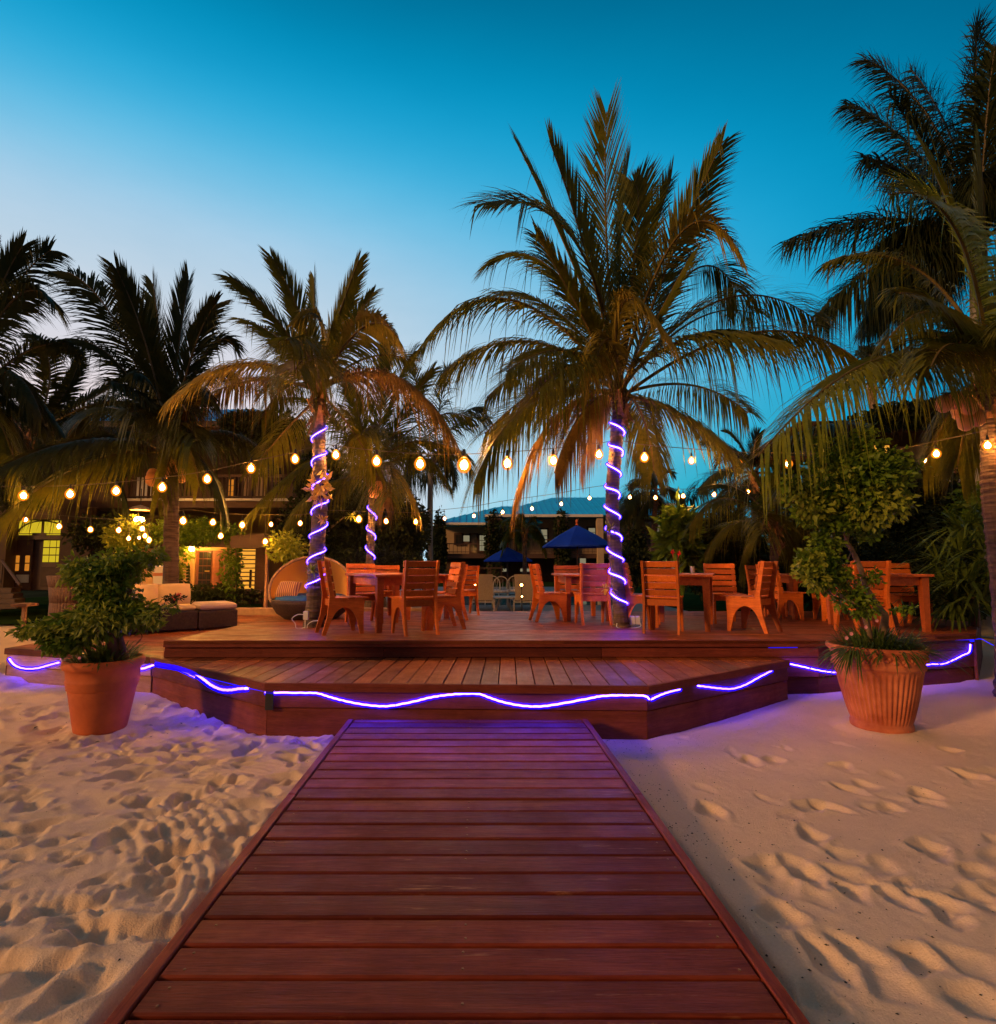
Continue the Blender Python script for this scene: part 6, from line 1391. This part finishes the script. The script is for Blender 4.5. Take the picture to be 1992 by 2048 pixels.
# ================================================================== strings of bulbs
def bulbmat():
    m = bpy.data.materials.new('bulb_glass'); m.use_nodes = True; nt = m.node_tree; nt.nodes.clear()
    lw = N(nt, 'ShaderNodeLayerWeight'); lw.inputs['Blend'].default_value = .35
    e = N(nt, 'ShaderNodeEmission'); e.inputs[0].default_value = (*BULB, 1)
    st = rmp(nt, lw.outputs['Facing'], .10, .9, BULB_L * 1.6, BULB_L * .3); nt.links.new(st, e.inputs[1])
    o = N(nt, 'ShaderNodeOutputMaterial'); nt.links.new(e.outputs[0], o.inputs[0]); return m
BULBM = bulbmat()
def globemat():  # emissive globe round the bright core, its amber glow imitates a halo
    m = bpy.data.materials.new('amber_halo'); m.use_nodes = True; nt = m.node_tree; nt.nodes.clear()
    lw = N(nt, 'ShaderNodeLayerWeight'); lw.inputs['Blend'].default_value = .5
    e = N(nt, 'ShaderNodeEmission'); e.inputs[0].default_value = (1, .25, .012, 1); e.inputs[1].default_value = 1.7
    tr = N(nt, 'ShaderNodeBsdfTransparent'); ms = N(nt, 'ShaderNodeMixShader'); nt.links.new(rmp(nt, lw.outputs['Facing'], .15, .85, .80, .06), ms.inputs[0])
    nt.links.new(tr.outputs[0], ms.inputs[1]); nt.links.new(e.outputs[0], ms.inputs[2])
    o = N(nt, 'ShaderNodeOutputMaterial'); nt.links.new(ms.outputs[0], o.inputs[0]); return m
GLOBEM = globemat()
def bulb_mesh(s): return MB().lathe([(.001, -.03 * s), (.020 * s, -.045 * s), (.031 * s, -.07 * s), (.029 * s, -.09 * s), (.016 * s, -.108 * s), (.001, -.112 * s)], 12).me('bulb', BULBM, True)
def globe_mesh(s): return MB().lathe([(.016 * s, .0), (.030 * s, -.012 * s), (.055 * s, -.045 * s), (.062 * s, -.078 * s), (.055 * s, -.108 * s), (.034 * s, -.135 * s), (.001, -.145 * s)], 16).me('halo_globe', GLOBEM, True)
sock_me = {}
def string(lab, segs, bulbs, Y_, s, grp='strings of warm bulbs over the deck', cr=.006):
    r = root('string_lights', dat(*bulbs[0][:2], Y_), lab, 'string lights', grp)
    for sg in segs:
        pts = smooth_path([dat(q[0], q[1], q[2] if len(q) > 2 else Y_) for q in sg], 8)
        MB().tube(pts, cr, 4).build('cable', CABLE, r)
    if s not in sock_me: sock_me[s] = (bulb_mesh(s), globe_mesh(s), MB().lathe([(.001, .06 * s), (.012 * s, .055 * s), (.018 * s, .0), (.02 * s, -.012 * s), (.001, -.012 * s)], 8).me('socket', BLACKP, True))
    allp = [q for sg in segs for q in sg]
    for q in bulbs:
        x, y = q[:2]; Yb = q[2] if len(q) > 2 else Y_; sc_ = q[3] if len(q) > 3 else 1
        c = dat(x, y, Yb) + Vector((0, 0, .07 * s * sc_))
        b = link('bulb', sock_me[s][0], r); b.location = c; b.scale = (sc_,) * 3
        k = link('socket', sock_me[s][2], None); k.parent = b; k.location = (0, 0, 0)
        k = link('halo_globe', sock_me[s][1], None); k.parent = b; k.location = (0, 0, 0)
        best = None                                     # lead up to the cable above this bulb
        for sg in segs:
            for i in range(len(sg) - 1):
                a, e_ = sg[i], sg[i + 1]
                if a[0] <= x <= e_[0]: t = (x - a[0]) / (e_[0] - a[0]); yy = a[1] + (e_[1] - a[1]) * t; best = yy if best is None else min(best, yy, key=lambda w: abs(w - y + 15))
        if best is not None and best < y - 4:
            tp_ = dat(x, best, Yb); MB().tube([c + Vector((0, 0, .05 * s)), tp_], cr * .9, 4).build('lead', CABLE, r)
YA = base1.y - .05; YB2 = base2.y - .05
string('string of warm bulbs from the left edge up to the palm beside the daybed', [[(-30, 930), (45, 930), (134, 928), (222, 922), (310, 913), (396, 900), (480, 882), (564, 864), (604, 850)]], [(45, 947), (134, 944), (222, 938), (310, 931), (396, 915), (480, 895), (564, 877)], YA, 1.1)
string('string of large warm bulbs hung between the two blue lit palms', [[(616, 848), (642, 852), (720, 861), (803, 867), (887, 868), (970, 864), (1058, 857), (1145, 847), (1172, 842)]], [(642, 869, YA), (720, 881, YA, 1.15), (803, 886, YA, 1.3), (887, 888, YA, 1.6), (970, 885, YA, 1.35), (1058, 880, YB2, 1.15), (1145, 868, YB2)], (YA + YB2) / 2, 1.1)
string('string of warm bulbs from the tall palm to the right edge palm', [[(1192, 843), (1232, 850), (1322, 858), (1412, 864), (1507, 866), (1620, 868, 6.9), (1700, 862, 6.6), (1790, 843, 6.3), (1888, 822, 5.8)]], [(1232, 874), (1322, 880, YB2, .8), (1412, 886, YB2, .8), (1507, 886, 7.2, .85), (1790, 867, 6.3, .75), (1888, 851, 5.75, .75), (1771, 882, 6.9, .6)], YB2, 1.1)
string('farther string of warm bulbs before the left house', [[(20, 978), (49, 980), (113, 985), (173, 990), (227, 993), (272, 994), (350, 975), (407, 980), (463, 983), (518, 984), (574, 984), (604, 980)]], [(49, 993), (113, 1006), (173, 1012), (227, 1013), (272, 1010), (285, 1032), (350, 995, 10.4, 1.25), (407, 998, 10.6, 1.1), (463, 1003, 10.6, 1.1), (518, 1002, 11, .8), (574, 1000, 11, .9), (422, 1024, 11), (507, 1035, 11.6, 1.1), (277, 1024, 11.2, .9), (246, 1029, 11.2, .8), (266, 1028, 11.2, .6)], 11.2, 1.0)
string('farther string of bulbs crossing the pale sky before the hotel roof', [[(620, 975), (686, 977), (738, 978), (795, 980), (850, 974), (904, 968), (960, 958), (1017, 950), (1072, 942), (1127, 932), (1172, 926)], [(1195, 926), (1204, 930), (1253, 934), (1306, 935), (1365, 932), (1430, 927), (1505, 916), (1580, 905)]],
       [(686, 992, 11.6, 1.3), (738, 996), (795, 997), (850, 991, 11.6, .7), (906, 986, 11.6, .7), (961, 979, 11.6, .7), (1017, 972, 11.6, .7), (1073, 963, 11.6, .7), (1127, 952, 11.6, .7), (1204, 950, 11.6, .7), (1253, 951, 11.6, .8), (1306, 948, 11.6, .85), (1365, 945, 11.6, .85), (1430, 940, 11.6, .85), (1504, 972 - 10, 11.6, .4), (1586, 920, 11.6, .4)], 11.6, 1.0)

# ================================================================== small things
def cz3(u, v, Y_): return at(250 + u * .23634, 850 + v * .23634, Y_)
q = onz(612, 1243, zd(7.5)); Yq = base1.y - .22
ad = root('power_adapter', cz3(1532, 1650, Yq), 'grey plug adapter box at the foot of the left blue lit palm', 'adapter')
MB().box(cz3(1532, 1612, Yq), (.065, .05, .12), ch=.008).build('box', WHITEP, ad)
for pts in ([(1510, 1605), (1460, 1605), (1412, 1640), (1440, 1680), (1448, 1718), (1490, 1722), (1518, 1712)], [(1524, 1650), (1524, 1690), (1522, 1722)], [(1540, 1722), (1550, 1685), (1590, 1660), (1650, 1652), (1690, 1615), (1708, 1575)]):
    MB().tube(smooth_path([cz3(a, b, Yq) for a, b in pts], 5), .006, 5).build('cord', WHITEP, ad)
def cz5(u, v, Y_): return at(850 + u * .26261, 880 + v * .26261, Y_)
Yq = base2.y - .02; ad = root('power_adapter', cz5(1600, 1405, Yq), 'white twin plug box at the foot of the tall palm', 'adapter')
for u in (1578, 1617): MB().box(cz5(u, 1372, Yq), (.062, .06, .115), ch=.006).build('box', WHITEP, ad)
MB().tube(smooth_path([cz5(a, b, Yq - .16) for a, b in ((1462, 1395), (1462, 1425), (1500, 1436), (1580, 1434), (1640, 1420), (1640, 1395))], 5), .006, 5).build('cord', WHITEP, ad)
DL = plain('dried_leaf', (.04, .05, .015), .7, .3, 30, .2)
for k, (u, v) in enumerate(((195, 612), (330, 618), (250, 645), (820, 600), (985, 590), (1075, 610), (822, 662), (530, 690), (270, 697))):
    x, y = c1p(u, v); c = onz(x, y, .03)
    for _ in range(3): c = onz(x, y, sand_z(c.x, c.y) + .008)
    m = MB(); a = rf.uniform(0, 6.28); l = rf.uniform(.018, .034); d = Vector((math.cos(a), math.sin(a), .15)) * l; s_ = Vector((-math.sin(a), math.cos(a), 0)) * l * .4
    m.add([c - d, c + s_ + Vector((0, 0, .006)), c + d, c - s_ + Vector((0, 0, .004)), c + Vector((0, 0, .0))], [(0, 4, 1), (4, 2, 1), (0, 3, 4), (4, 3, 2)])
    tag(m.build('fallen_leaf', DL), 'small dark fallen leaf on the sand around the plain pot', 'leaf', 'fallen leaves on the sand')
